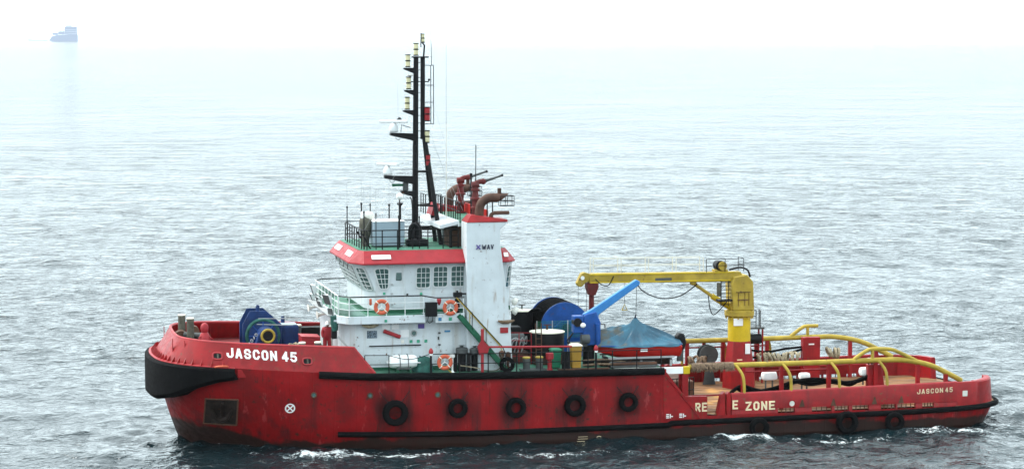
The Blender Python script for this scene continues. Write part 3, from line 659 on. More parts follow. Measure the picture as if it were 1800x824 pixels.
for sgn in (-1, 1):
    def Q(x, z): return (x, sgn*side_y(z), z)
    for x0, x1, z0, z1, tl, tr in ((11.86, 12.28, 8.42, 9.50, -.32, .02), (13.86, 14.58, 8.44, 9.52, 0, 0), (14.80, 15.54, 8.47, 9.55, 0, 0), (15.78, 16.52, 8.47, 9.55, 0, 0), (17.7, 18.4, 8.47, 9.55, 0, 0)):
        window(WH, (Q(x0, z0), Q(x1, z0), Q(x0+tl, z1), Q(x1+tr, z1)), 3, 4, -sgn)
    lo, hi = wh_plan(8.36), wh_plan(9.54)          # corner (chamfer) window
    a = vec((*lo[0], 8.36)); b2 = vec((*lo[1], 8.36)); c = vec((*hi[0], 9.54)); d = vec((*hi[1], 9.54))
    if sgn > 0:
        for p in (a, b2, c, d): p.y *= -1
    cs = (a.lerp(b2, .22), a.lerp(b2, .86), c.lerp(d, .16), c.lerp(d, .80))
    window(WH, cs, 2, 5, 1 if sgn < 0 else -1, True, .13)
    # aft quarter window
    p1, p2 = wh_plan(8.3)[2], wh_plan(8.3)[3]; q1, q2 = wh_plan(9.5)[2], wh_plan(9.5)[3]
    f4 = [vec((*p1, 8.35)).lerp(vec((*p2, 8.35)), .2), vec((*p1, 8.35)).lerp(vec((*p2, 8.35)), .8), vec((*q1, 9.5)).lerp(vec((*q2, 9.5)), .2), vec((*q1, 9.5)).lerp(vec((*q2, 9.5)), .8)]
    if sgn > 0:
        for p in f4: p.y *= -1
    window(WH, f4, 2, 4, 1 if sgn < 0 else -1, True, .1)
    # door with a small window
    d_ = MB().box(12.47, 13.22, sgn*(3.93), sgn*(3.955), 7.35, 8.95)
    o = d_.build('wheelhouse_door', 'white', WH, bevel=.02)
    o.rotation_euler = (0, 0, 0)
    MB().box(12.72, 13.04, sgn*3.99, sgn*4.06, 8.85, 9.28).build('door_window', 'glass', WH, bevel=.05)
    mb = MB()
    for z in (7.5, 8.1, 8.6): mb.box(12.44, 12.56, sgn*3.95, sgn*4.02, z, z+.07)
    mb.build('door_dog', 'steel', WH, smooth=False)
    MB().box(13.30, 13.40, sgn*3.93, sgn*3.99, 8.0, 8.12).build('door_handle', 'dgrey', WH)
# front windows: three panes with a grille
def FQ(y, z): s = max(0., (z-8.20)/1.60); return (11.15-.72*s, y, z)
for y0, y1 in ((-2.85, -.98), (-.88, .88), (.98, 2.85)):
    window(WH, (FQ(y0, 8.42), FQ(y1, 8.42), FQ(y0*1.08, 9.62), FQ(y1*1.08, 9.62)), 5, 5, -1, True, .12)
for k in range(4):                           # wipers over the front panes
    y = -2.2+k*1.4; MB().tube([(10.38, y, 9.7), (10.40, y+.25, 9.35)], .02, 5).build('wiper', 'black', WH)
# ventilator lights on the roof fascia
for k in range(6):
    y = -2.9+k*.62 if k < 3 else 1.0+(k-3)*.62
    f, n = facet_map((10.22, y, 9.84), (10.22, y+.48, 9.84), (10.74, y*.97, 10.46), (10.74, (y+.48)*.97, 10.46))
    mb = MB(); P = [(0.05, .35), (.95, .35), (.95, .75), (.05, .75)]
    mb.loft([[f(u, v, -.0) for u, v in P], [f(u, v, -.05) for u, v in P]]); mb.build('roof_marker_panel', 'letter_white', RF, smooth=False)
for sgn in (-1, 1):
    for x0, x1 in ((11.35, 12.4), (18.65, 18.9)):
        f, n = facet_map((x0, sgn*4.55, 9.84), (x1, sgn*4.55, 9.84), (x0, sgn*3.85, 10.46), (x1, sgn*3.85, 10.46))
        P = [(.0, .30), (1, .30), (1, .62), (0, .62)]; mb = MB(); mb.loft([[f(u, v, 0) for u, v in P], [f(u, v, .06 if sgn < 0 else -.06) for u, v in P]]); mb.build('roof_marker_panel', 'letter_white', RF, smooth=False, bevel=.02)
# ---------- things fixed to the deckhouse side
def notice(x0, x1, z0, z1, mat, name='notice_board', y=-4.405, par=None):
    return MB().box(x0, x1, y-.025, y, z0, z1).build(name, mat, par or DH, smooth=False)
notice(11.05, 11.60, 5.80, 6.20, 'notice_dark')
nb_ = notice(11.88, 12.30, 6.22, 6.64, 'paper'); notice(12.40, 12.80, 6.25, 6.55, 'paper')
notice(12.88, 13.34, 5.80, 6.20, 'paper'); notice(13.85, 14.2, 6.25, 6.5, 'purple', 'emblem_board')
for x, mt in ((12.92, 'offwhite'), (13.38, 'sign_green'), (13.78, 'sign_green'), (14.20, 'sign_green')): notice(x, x+.16, 5.48, 5.64, mt, 'safety_sign')
notice(11.9, 12.04, 6.72, 6.86, 'sign_green', 'safety_sign', -5.055, BD)
for x, mt in ((14.85, 'sign_blue'), (15.42, 'sign_green')): notice(x, x+.17, 6.72, 6.89, mt, 'safety_sign', -5.055, DH)
for x, z in ((14.05, 8.02), (12.02, 8.08)): notice(x, x+.13, z, z+.13, 'sign_green', 'safety_sign', -3.93, WH)
notice(18.28, 18.72, 5.95, 6.25, 'sign_red', 'red_plate', -5.0)
text('muster_lettering', 'MUSTER STATION 2', 'navy', DH, flat(0, 12.22, 13.28, 6.53, 6.62, -4.45))
MB().tube([(11.95, -4.5, 6.18), (12.85, -4.5, 5.83)], .11, 10).build('red_stretcher_tube', 'sign_red', DH)
mb = MB(); mb.torus((13.62, -4.42, 6.0), (0, 1, 0), .15, .035, 18, 6); o = mb.build('porthole', 'steel', DH); MB().lathe([(.14, 0), (.14, .02)], (13.62, -4.41, 6.0), (0, -1, 0), 14).build('porthole_glass', 'glass', DH)
MB().cyl((11.15, -4.50, 5.37), (14.0, -4.50, 5.37), .035, n=6).build('grab_rail', 'black', DH)
MB().tube([(10.75, -4.55, 6.52), (11.1, -4.6, 6.45), (11.4, -4.58, 6.48), (11.65, -4.55, 6.52)], [.05, .10, .11, .05], 8).build('rope_hank', 'rope', DH)
# deckhouse door
dr = MB().box(15.02, 15.78, -4.45, -4.41, 4.30, 6.25).build('deckhouse_door', 'white', DH, bevel=.05)
mb = MB()
for z in (4.6, 5.3, 5.95): mb.box(14.96, 15.08, -4.49, -4.44, z, z+.08)
mb.build('door_hinge', 'dgrey', DH, smooth=False)
notice(15.3, 15.62, 6.02, 6.12, 'sign_blue', 'door_plate', -4.46); MB().box(14.94, 15.0, -4.47, -4.41, 5.62, 5.78).build('door_light', 'dgrey', DH)
MB().prism([(9.60, 4.3), (9.60, 6.4), (9.62, 6.4), (9.62, 4.3)], 'y', -1.2, -.4).build('front_door', 'offwhite', DH, smooth=False)
# front stair flight beside the deckhouse and black bins under it
for sgn in (-1,):
    mb = MB(); mb.bar((9.45, -4.45, 5.95), (10.35, -4.45, 4.95), .06, .10); mb.build('front_stair_rail', 'steel', TUG)
    MB().box(9.75, 10.3, -4.75, -4.45, 4.2, 5.2).build('deck_box', 'dgrey', TUG, bevel=.04)
    MB().tube([(9.3, -3.9, 7.0), (9.35, -3.9, 6.6), (9.4, -3.9, 6.2)], [.16, .22, .16], 10).build('rolled_green_hose', 'tarp_green', TUG)
    MB().box(9.2, 9.5, -3.95, -3.7, 5.75, 6.35).build('speaker_box', 'black', TUG, bevel=.06)
# ---------- railings of the bridge deck (white, with a black top rail)
for sgn in (-1, 1):
    mb = MB(); path = [(9.55, sgn*4.2, 7.06), (10.0, sgn*4.98, 7.06), (14.05, sgn*4.98, 7.06)]
    railing(mb, path, 1.02, 3, .022, 1.15); mb.build('bridge_deck_railing', 'white_clean', TUG)
    MB().tube([(9.55, sgn*4.2, 8.10), (10.0, sgn*4.98, 8.10), (13.95, sgn*4.98, 8.10), (14.7, sgn*4.98, 7.96), (16.3, sgn*4.98, 7.94)], .035, 6).build('hand_rail', 'black', TUG)
    mb = MB(); railing(mb, [(14.7, sgn*4.98, 7.1), (16.25, sgn*4.98, 7.1)], .82, 3, .022, .8); mb.build('landing_railing', 'white_clean', TUG)
mb = MB(); railing(mb, [(9.52, -4.2, 7.06), (9.52, 4.2, 7.06)], 1.04, 3, .022, 1.2, top=.03); mb.build('front_railing', 'white_clean', TUG)
# floodlights and horns on the front of the bridge deck
def floodlight(c, ax, s=.3):
    c = vec(c); ax = vec(ax).normalized(); q = ax.to_track_quat('Z', 'Y').to_matrix()
    mb = MB(); a = s
    R0 = [c+q@Vector((u*a*.45, v*a*.45, -a*.7)) for u, v in ((-1, -1), (1, -1), (1, 1), (-1, 1))]; R1 = [c+q@Vector((u*a, v*a*.85, 0)) for u, v in ((-1, -1), (1, -1), (1, 1), (-1, 1))]
    mb.loft([R0, R1]); o = mb.build('floodlight', 'white_clean', TUG, smooth=False, bevel=.03)
    MB().loft([[c+q@Vector((u*a*.92, v*a*.78, .0)) for u, v in ((-1, -1), (1, -1), (1, 1), (-1, 1))], [c+q@Vector((u*a*.92, v*a*.78, .05)) for u, v in ((-1, -1), (1, -1), (1, 1), (-1, 1))]]).build('lens', 'dgrey', o, smooth=False)
    MB().tube([c-ax*a*.5, c-ax*a*.5+Vector((.05, 0, -.5))], .035, 6).build('bracket', 'steel', o)
floodlight((9.15, -2.6, 7.75), (-1, -.35, -.35), .34); floodlight((9.1, 2.7, 7.75), (-1, .1, -.3), .36); floodlight((9.2, -3.6, 7.2), (-1, -.4, -.2), .24); floodlight((9.2, 1.2, 7.3), (-1, -.1, -.3), .24)
floodlight((9.15, .2, 7.2), (-1, -.2, -.4), .24); floodlight((9.2, 3.7, 7.2), (-1, .1, -.4), .26)
for y in (-1.5, 2.0):
    MB().lathe([(.05, 0), (.06, .3), (.12, .5), (.22, .6)], (9.35, y, 6.85), (-1, -.1, -.1), 12).build('loud_hailer', 'offwhite', TUG)
MB().box(9.30, 9.46, -4.1, 4.1, 6.70, 6.80).build('light_shelf', 'white', TUG)
mb = MB(); mb.prism([(9.45, 6.63), (9.0, 7.0), (9.0, 7.05), (9.45, 7.02)], 'y', -3.8, 3.9); mb.build('light_platform', 'steel', TUG, smooth=False)
# black box and lamps on the balcony edge
bx = MB().box(14.12, 14.76, -5.25, -4.95, 6.98, 7.74).build('black_equipment_box', 'black', TUG, bevel=.02)
MB().tube([(14.3, -5.1, 7.0), (14.25, -5.1, 6.72), (14.36, -5.1, 6.60), (14.5, -5.1, 6.7), (14.55, -5.1, 7.0)], .02, 5).build('cable', 'black', bx)
for x in (14.9,): MB().lathe([(.03, 0), (.10, .12), (.13, .3), (.10, .36)], (x, -5.0, 7.56), (0, 0, 1), 10).build('smoke_float', 'sign_red', TUG)
for x in (11.15,): MB().lathe([(.04, 0), (.07, .05), (.07, .32), (.04, .36)], (x, -5.02, 7.65), (0, 0, 1), 10).build('smoke_float', 'orange', TUG)
# searchlight post aft of the landing
mb = MB(); mb.cyl((15.95, -4.75, 7.1), (15.95, -4.75, 8.0), .14, n=10); mb.box(15.75, 16.2, -4.9, -4.6, 7.98, 8.2); mb.cyl((16.1, -4.75, 8.12), (16.5, -4.75, 8.12), .05, n=6); mb.box(15.9, 16.0, -4.8, -4.7, 8.2, 8.3); mb.build('alarm_post', 'black', TUG)
# ---------- port and starboard stairs from the bridge deck
for sgn in (-1, 1):
    y = sgn*5.35; top = Vector((15.95, y, 7.0)); bot = Vector((18.5, y, 4.0))
    mb = MB(); mb.bar(top+Vector((0, sgn*.3, 0)), bot+Vector((0, sgn*.3, 0)), .05, .26); mb.bar(top-Vector((0, sgn*.3, 0)), bot-Vector((0, sgn*.3, 0)), .05, .26)
    st_ = mb.build('stair_stringers', 'green_dark', TUG); 
    for k in range(9):
        p = top.lerp(bot, (k+.6)/9.4); MB().box(p.x-.12, p.x+.12, y-.28, y+.28, p.z-.02, p.z+.02).build('step', 'green_dark', st_)
    for s2, mt in ((-.32, 'black'), (.32, 'yellow')):
        o = Vector((0, s2, 0)); mb = MB(); mb.tube([top+o+Vector((-.1, 0, .95)), top.lerp(bot, .9)+o+Vector((0, 0, 1.0)), top.lerp(bot, .96)+o+Vector((.05, 0, .75)), top.lerp(bot, .97)+o], .03, 6)
        for k in (.25, .55): p = top.lerp(bot, k)+o; mb.cyl(p, p+Vector((0, 0, .97)), .022, n=6)
        mb.build('stair_hand_rail', mt, st_)
# ---------- funnels
for sgn in (-1, 1):
    yo, yi = sgn*4.98, sgn*3.45
    prof = [(16.45, 3.9), (16.45, 11.98), (18.70, 11.98), (18.70, 11.90), (18.34, 11.62), (18.32, 10.8), (18.85, 6.7), (19.0, 3.9)]
    def yo_(z): return sgn*(4.98-.02*max(0, z-6))
    mb = MB(); n = len(prof); mb.loft([[(x, yo_(z), z) for x, z in prof], [(x, yi, z) for x, z in prof]])
    FN = mb.build('funnel', 'white', TUG, smooth=False, bevel=.06)
    mb = MB(); mb.loft([[(16.45, sgn*4.9, 11.985), (18.74, sgn*4.9, 11.985), (18.74, sgn*3.42, 11.985), (16.45, sgn*3.42, 11.985)], [(16.75, sgn*4.6, 12.38), (18.72, sgn*4.85, 12.12), (18.72, sgn*3.5, 12.12), (16.75, sgn*3.6, 12.38)]])
    mb.build('funnel_cap', 'red', FN, smooth=False, bevel=.02)
    yc = sgn*4.15
    pth = arc([(17.32, yc, 12.1), (17.32, yc, 12.6), (17.45, yc, 13.0), (17.8, yc, 13.24), (18.3, yc, 13.26)], 5)
    mb = MB(); mb.tube(pth, .25, 12, True)
    mb.loft([[(18.3, yc+.25*math.cos(a), 13.26+.25*math.sin(a)) for a in np.linspace(0, 2*PI, 12, endpoint=False)], [(18.95-.33*(1-math.sin(a))/2*1.6, yc+.22*math.cos(a), 13.28+.22*math.sin(a)) for a in np.linspace(0, 2*PI, 12, endpoint=False)]])
    ex = mb.build('exhaust_pipe', 'brown', FN)
    mb = MB(); x0, x1, z0, z1 = 18.45, 19.2, 12.82, 13.36
    for y in (yc-.25, yc+.25):
        for a, b2 in (((x0, z0), (x1, z0)), ((x1, z0), (x1, z1)), ((x0, z1), (x1, z1)), ((x0, z0), (x0, z1)), (((x0+x1)/2, z0), ((x0+x1)/2, z1)), ((x0, (z0+z1)/2), (x1, (z0+z1)/2))):
            mb.cyl((a[0], y, a[1]), (b2[0], y, b2[1]), .018, n=5)
    for x, z in ((x1, z0), (x1, z1), (x0, z0), (x1, (z0+z1)/2)): mb.cyl((x, yc-.25, z), (x, yc+.25, z), .018, n=5)
    mb.build('exhaust_guard', 'black', FN)
    MB().tube(arc([(17.85, yc-.3, 12.1), (17.9, yc-.3, 12.33), (18.1, yc-.3, 12.45), (18.9, yc-.3, 12.46)], 4), .10, 8).build('small_exhaust', 'brown', FN)
    MB().cyl((18.43, yc, 13.4), (18.43, yc, 13.78), .11, n=10).build('vent_stub', 'brown', FN)
    mb = MB(); mb.cyl((17.75, yc, 12.2), (17.75, yc, 13.05), .035, n=6); mb.cyl((18.05, yc, 12.2), (18.05, yc, 13.05), .035, n=6); mb.build('exhaust_support', 'black', FN)
    if sgn < 0:
        text('funnel_lettering', 'WAV', 'navy', FN, lambda u, v: (17.28+.66*u, -4.93, 10.52+.26*v))
        for k, (a, b2) in enumerate((((16.98, 10.53), (17.20, 10.77)), ((16.98, 10.77), (17.20, 10.53)))):
            MB().bar((a[0], -4.93-.006*k, a[1]), (b2[0], -4.93-.006*k, b2[1]), .008, .07).build('emblem', 'purple', FN, smooth=False)
MB().tube([(18.15, -5.05, 6.62), (18.4, -5.1, 6.55), (18.7, -5.1, 6.56), (19.05, -5.05, 6.62)], [.05, .10, .11, .05], 8).build('rope_hank', 'rope_dark', DH)
# lights and fittings aft of the funnel
for z, y in ((7.6, -3.8), (7.1, -3.9)): MB().lathe([(.06, 0), (.2, .12), (.22, .3), (.1, .34)], (19.2, y, z), (.8, -.2, -.4), 10).build('aft_lamp', 'offwhite', TUG)

# ------------------------------------------------------------------ wheelhouse top: railing, locker, covered dome, poles
mb = MB(); railing(mb, [(11.05, 2.9, 10.46), (11.05, -2.7, 10.46), (11.25, -3.35, 10.46), (16.3, -3.35, 10.46)], 1.06, 3, .024, .85, .032, top=.032); mb.build('roof_railing', 'black', TUG)
mb = MB(); railing(mb, [(11.05, 2.9, 10.46), (11.25, 3.35, 10.46), (16.3, 3.35, 10.46)], 1.06, 3, .024, 1.2, .03); mb.build('roof_railing', 'black', TUG)
mb = MB()
for y in (-2.7, -1.0): mb.bar((11.1, y, 11.3), (11.55, y, 10.47), .06, .08)
mb.build('railing_brace', 'black', TUG)
lk = MB().box(11.85, 13.6, -1.9, -.3, 10.55, 11.86).build('grey_locker', 'grey', TUG, bevel=.04)
MB().box(11.82, 13.63, -1.93, -.27, 11.865, 11.91).build('locker_lid', 'letter_white', lk, bevel=.02); MB().box(12.0, 13.5, -1.8, -.4, 10.46, 10.54).build('locker_plinth', 'dgrey', lk)
dm = MB().lathe([(.20, 0), (.20, .28), (.30, .75), (.36, 1.1), (.34, 1.45), (.16, 1.7)], (11.55, -1.1, 10.5), (0, 0, 1), 14).build('covered_compass', 'khaki', TUG)
MB().sph((11.72, -1.1, 12.15), (.34, .3, .26), 12, 8).build('white_hood', 'offwhite', dm); MB().box(11.3, 11.55, -1.3, -.9, 11.95, 12.4).build('hood_box', 'letter_white', dm, bevel=.08)
for x, y, z, r in ((11.15, -3.0, 12.45, .035), (11.75, -3.35, 12.35, .025), (11.6, .6, 12.65, .04), (13.0, -3.35, 12.2, .03), (13.05, -.1, 12.6, .04), (14.15, -3.3, 12.15, .03), (10.95, 1.6, 12.4, .03), (12.3, 1.8, 12.5, .03)):
    p = MB().cyl((x, y, 10.47), (x, y, z), r, n=6).build('antenna_post', 'black', TUG)
    MB().cyl((x, y, z), (x, y, z+.12), r*1.5, n=8).build('post_cap', 'black', p); MB().cyl((x, y, z+.12), (x, y, z+1.4), .008, n=4).build('whip_aerial', 'steel', p)
p = MB().cyl((13.25, -2.3, 10.47), (13.25, -2.3, 13.15), .035, n=6).build('globe_post', 'black', TUG); MB().sph((13.25, -2.3, 13.28), .19, 12, 8).build('white_globe', 'letter_white', p)
p = MB().cyl((13.5, -1.0, 11.9), (13.5, -1.0, 12.7), .07, n=8).build('vent_pipe', 'black', TUG); MB().lathe([(.07, 0), (.17, .12), (.17, .18)], (13.5, -1.0, 12.66), (0, 0, 1), 10).build('vent_cowl', 'black', p)
for y in (-1.6, -1.1):
    MB().tube(arc([(13.95+.25*(y > -1.3), y, 10.5), (13.95+.25*(y > -1.3), y, 11.4), (14.15+.25*(y > -1.3), y, 11.68), (14.4+.2*(y > -1.3), y, 11.4), (14.42+.2*(y > -1.3), y, 10.5)], 4), .10, 8).build('gooseneck_vent', 'black', TUG)
MB().box(13.8, 14.95, -1.9, -.8, 10.47, 10.85).build('vent_trunk', 'black', TUG, bevel=.08)
MB().box(16.0, 16.9, -2.3, -.8, 10.47, 11.5).build('brown_locker', 'brown', TUG, bevel=.04)
MB().tube([(15.95, -3.0, 10.47), (15.95, -3.0, 11.35), (16.05, -3.0, 11.5), (16.3, -3.0, 11.5)], .09, 8).build('gooseneck_vent', 'black', TUG)

# ------------------------------------------------------------------ mast (part of the tug)
mb = MB(); mb.tube([(14.52, 0, 10.4), (14.55, 0, 13.5), (14.62, 0, 20.85)], [.20, .17, .14], 10)
MAST = mb.build('mast', 'black', TUG)
MB().cyl((14.98, 0, 16.3), (15.0, 0, 20.85), .13, n=8).build('aft_post', 'black', MAST)
for sgn in (-1, 1):
    MB().tube([(15.05, sgn*.10, 16.6), (15.85+.05*sgn, sgn*1.1, 10.45)], [.11, .13], 8).build('mast_leg', 'black', MAST)
mb = MB()
for z in np.arange(10.9, 20.6, .42):
    xa = 14.98 if z > 16.3 else 15.0
    if z > 16.3: mb.cyl((14.6, 0, z), (xa, 0, z), .018, n=5)
    else: mb.cyl((14.55, -.02, z), (14.55, -.32, z), .016, n=5)
mb.cyl((14.55, -.32, 10.5), (14.6, -.32, 20.5), .02, n=5); mb.build('mast_ladder', 'black', MAST)
for z in (12.62, 11.35, 14.5):
    f = (16.6-z)/6.15; x = 15.05+.8*f; y = .1+1.0*f
    mb = MB(); mb.bar((14.55, 0, z), (x, -y, z), .07, .10); mb.bar((14.55, 0, z), (x, y, z), .07, .10); mb.bar((x, -y, z), (x, y, z), .06, .08); mb.build('mast_brace', 'black', MAST)
for z, x0, t0 in ((16.52, 13.15, .26), (14.15, 12.80, .30), (13.30, 13.75, .2)):
    mb = MB(); mb.prism([(x0, z), (x0, z+.16), (14.6, z+.10), (14.6, z-t0*1.3)], 'y', -.22, .22)
    mb.build('mast_platform', 'black', MAST, smooth=False)
    if x0 < 13.5: MB().torus((x0+.45, 0, z-.1), (0, 1, 0), .14, .016, 14, 5).build('cable_loop', 'black', MAST)
def radar(x, z, turn):
    mb = MB(); mb.lathe([(.20, 0), (.26, .08), (.26, .30), (.16, .44), (.10, .52)], (x, 0, z), (0, 0, 1), 14); o = mb.build('radar', 'white_clean', MAST)
    d = Vector((math.cos(turn), math.sin(turn), 0)); c = Vector((x, 0, z+.60))
    MB().bar(c-d*1.0+Vector((0, 0, -.02)), c+d*1.0+Vector((0, 0, .02)), .20, .16).build('radar_scanner', 'white_clean', MAST, bevel=.04)
radar(13.35, 16.7, R(-50)); radar(13.0, 14.33, R(-65))
def lantern(x, z, y=0, mat='lamp', s=1.):
    mb = MB()
    for k in range(2): mb.lathe([(.10*s, 0), (.135*s, .03), (.135*s, .26*s), (.10*s, .30*s)], (x, y, z+k*.33*s), (0, 0, 1), 10)
    o = mb.build('navigation_light', mat, MAST)
    for k in range(3): MB().cyl((x, y, z+k*.33*s-.05), (x, y, z+k*.33*s+.0), .155*s, n=8).build('light_collar', 'black', MAST)
for z, x in ((20.35, 14.16), (19.12, 14.2), (18.0, 14.12)):
    lantern(x, z, 0); MB().prism([(x-.25, z-.16), (x-.25, z-.08), (14.62, z-.08), (14.62, z-.45)], 'y', -.12, .12).build('light_bracket', 'black', MAST, smooth=False)
lantern(14.62, 20.98, 0); lantern(15.02, 21.7, 0, 'lamp', .7); lantern(15.2, 16.15, -.2, 'lamp', 1.)
MB().bar((14.4, 0, 20.86), (15.3, 0, 20.86), .4, .08).build('mast_head_plate', 'black', MAST)
MB().tube([(15.05, 0, 20.9), (15.1, 0, 21.5), (14.98, 0, 21.65)], .05, 6).build('mast_head_stay', 'black', MAST)
MB().cyl((14.9, 0, 21.4), (14.9, 0, 22.2), .03, n=6).build('mast_head_pole', 'black', MAST)
lantern(15.2, 17.35, -.25, 'sign_red', 1.15); lantern(15.22, 14.85, -.35, 'sign_red', .95)
MB().lathe([(.02, 0), (.20, .06), (.20, .10), (.05, .12)], (14.28, 0, 19.78), (0, 0, 1), 12).build('satellite_dish', 'offwhite', MAST)
mb = MB(); mb.cyl((14.28, 0, 19.45), (14.28, 0, 19.8), .025, n=6); mb.bar((14.3, 0, 19.5), (15.35, 0, 19.5), .05, .06); mb.sph((15.35, 0, 19.6), .07, 8, 6); mb.build('cross_arm', 'black', MAST)
for x in (15.45, 15.61): MB().cyl((x, 0, 17.15), (x, 0, 20.42), .022, n=6).build('aerial_rod', 'black', MAST)
for z in (17.15, 18.35, 19.3, 20.4): MB().cyl((15.0, 0, z), (15.62, 0, z), .022, n=6).build('aerial_bar', 'black', MAST)
MB().tube([(15.5, 0, 20.4), (15.48, 0, 21.5), (15.42, 0, 22.95)], [.018, .014, .008], 6).build('whip_aerial', 'black', MAST)
MB().tube([(16.1, -1.0, 10.5), (16.12, -1.0, 14.5), (16.12, -1.0, 17.2)], .022, 6).build('tall_aerial', 'offwhite', MAST); MB().tube([(16.12, -1.0, 17.2), (16.13, -1.0, 21.6)], .011, 5).build('tall_aerial_tip', 'steel', MAST)
MB().tube([(13.25, 0, 13.75), (13.3, 0, 13.76), (13.9, 0, 13.76)], [.10, .08, .07], 8).build('horn', 'green_dark', MAST); MB().box(13.85, 14.15, -.15, .15, 13.45, 13.9).build('horn_body', 'dgrey', MAST, bevel=.05)
MB().lathe([(.02, 0), (.12, .03), (.16, .2), (.13, .3)], (13.78, 0, 17.25), (-.6, 0, .6), 10).build('spot_light', 'dgrey', MAST)
MB().tube([(13.75, 0, 16.7), (13.78, 0, 17.1), (14.3, 0, 16.95)], .025, 6).build('spot_light_bracket', 'black', MAST)
MB().cyl((13.6, 0, 17.3), (13.58, 0, 19.4), .008, n=4).build('thin_whip', 'steel', MAST)
MB().tube(arc([(14.2, -.2, 13.1), (14.3, -.2, 12.9), (14.36, -.2, 12.0), (14.36, -.2, 10.5)], 4), .03, 6).build('mast_cable', 'black', MAST)
for a, b2 in (((15.1, 0, 17.0), (16.9, -1.8, 12.4)), ((15.1, 0, 19.9), (17.3, 0, 12.6)), ((15.3, 0, 17.0), (17.2, 1.8, 12.5)), ((14.6, 0, 16.4), (11.2, -2.5, 11.4))): MB().cyl(a, b2, .007, n=4).build('stay_wire', 'steel', MAST)

# ------------------------------------------------------------------ fire monitor platform between the funnels
pf = MB().prism([(16.35, -3.45), (17.9, -3.45), (17.9, 3.45), (16.35, 3.45)], 'z', 11.86, 11.98).build('monitor_platform', 'green', TUG, smooth=False)
MB().box(16.3, 16.345, -3.44, 3.44, 11.66, 11.985).build('platform_fascia', 'white', pf); MB().box(17.86, 17.96, -3.44, 3.44, 12.0, 12.55).build('red_wind_panel', 'red_bright', pf)
mb = MB(); mb.prism([(15.35, 12.1), (15.55, 12.75), (15.75, 12.75), (15.75, 12.0)], 'y', -.5, .9); mb.build('red_casing', 'sign_red', pf, smooth=False)
MB().prism([(15.3, 11.55), (15.3, 11.75), (16.34, 11.98), (16.34, 11.78)], 'y', -3.3, 3.3).build('platform_apron', 'white', pf, smooth=False)
mb = MB(); railing(mb, [(16.4, -3.4, 11.98), (16.4, 3.4, 11.98)], 1.0, 2, .022, .62, .03); mb.build('platform_railing', 'black', pf)
mb = MB(); railing(mb, [(16.4, 1.9, 11.98), (15.5, 1.9, 11.98), (15.5, 3.3, 11.98)], 1.1, 2, .022, .6, .03); mb.build('platform_railing', 'black', pf)
for y in (-2.0, 2.0):
    mb = MB(); mb.lathe([(.30, 0), (.30, .06), (.20, .08), (.20, .5), (.27, .52), (.27, .62), (.18, .66), (.19, 1.0), (.30, 1.03), (.30, 1.13), (.20, 1.16), (.17, 1.5), (.24, 1.52), (.24, 1.62), (.16, 1.66)], (17.55, y, 12.0), (0, 0, 1), 14)
    fmn = mb.build('fire_monitor', 'monitor_red', TUG)
    mb = MB(); mb.tube(arc([(17.55, y, 13.6), (17.55, y, 13.85), (17.75, y, 14.0), (18.05, y, 14.02)], 4), .14, 10); mb.cyl((17.35, y, 13.85), (17.75, y, 13.85), .17, n=12); mb.sph((18.0, y, 14.02), .17, 10, 7); mb.build('monitor_head', 'monitor_red', fmn)
    MB().tube([(18.0, y, 14.02), (18.3, y, 14.10), (19.05, y, 14.34)], [.12, .075, .055], 10).build('monitor_nozzle', 'dgrey', fmn); MB().cyl((19.03, y, 14.33), (19.12, y, 14.36), .075, n=8).build('nozzle_tip', 'black', fmn)
MB().cyl((18.0, 0, 11.98), (18.0, 0, 14.0), .05, n=6).build('aerial_post', 'black', TUG); MB().cyl((18.0, 0, 14.0), (18.02, 0, 15.95), .025, n=6).build('aerial_top', 'black', TUG)
p = MB().cyl((17.8, .3, 11.98), (17.8, .3, 14.2), .05, n=6).build('aerial_post', 'black', TUG); MB().cyl((17.8, .3, 14.2), (17.8, .3, 14.35), .08, n=8).build('post_cap', 'black', p)
MB().sph((17.95, -.5, 13.6), .13, 10, 6).build('dome_lamp', 'black', TUG)

# ------------------------------------------------------------------ main deck fittings fixed to the tug
DECK = lambda x: zd(x)
for sgn in (-1, 1):
    # black guard rails of the main deck
    mb = MB(); railing(mb, [(x, sgn*5.85, DECK(x)) for x in (14.28, 19.0, 23.0, 27.15)], 1.05, 2, .026, 1.6, .034); mb.build('deck_railing', 'black', TUG)
    mb = MB(); railing(mb, [(10.7, sgn*5.75, DECK(10.7)), (12.0, sgn*5.8, DECK(12))], 1.0, 2, .022, 1.3); mb.build('deck_railing', 'black', TUG)
    MB().tube(arc([(12.0, sgn*5.8, 5.02), (13.1, sgn*5.83, 4.78), (14.28, sgn*5.85, 5.05)], 6), .02, 5).build('safety_chain', 'black', TUG)
for x in (14.28, 22.6 + .85):
    p = MB().cyl((x, -5.85, DECK(x)), (x, -5.85, DECK(x)+1.08), .06, n=8).build('light_post', 'black', TUG)
    MB().lathe([(.10, 0), (.13, .05), (.12, .18), (.04, .3)], (x, -5.85, DECK(x)+1.08), (0, 0, 1), 10).build('red_signal_lamp', 'pink', p); MB().lathe([(.09, 0), (.09, .07)], (x, -5.86, DECK(x)+1.06), (0, -1, 0), 8).build('lamp_glass', 'letter_white', p)
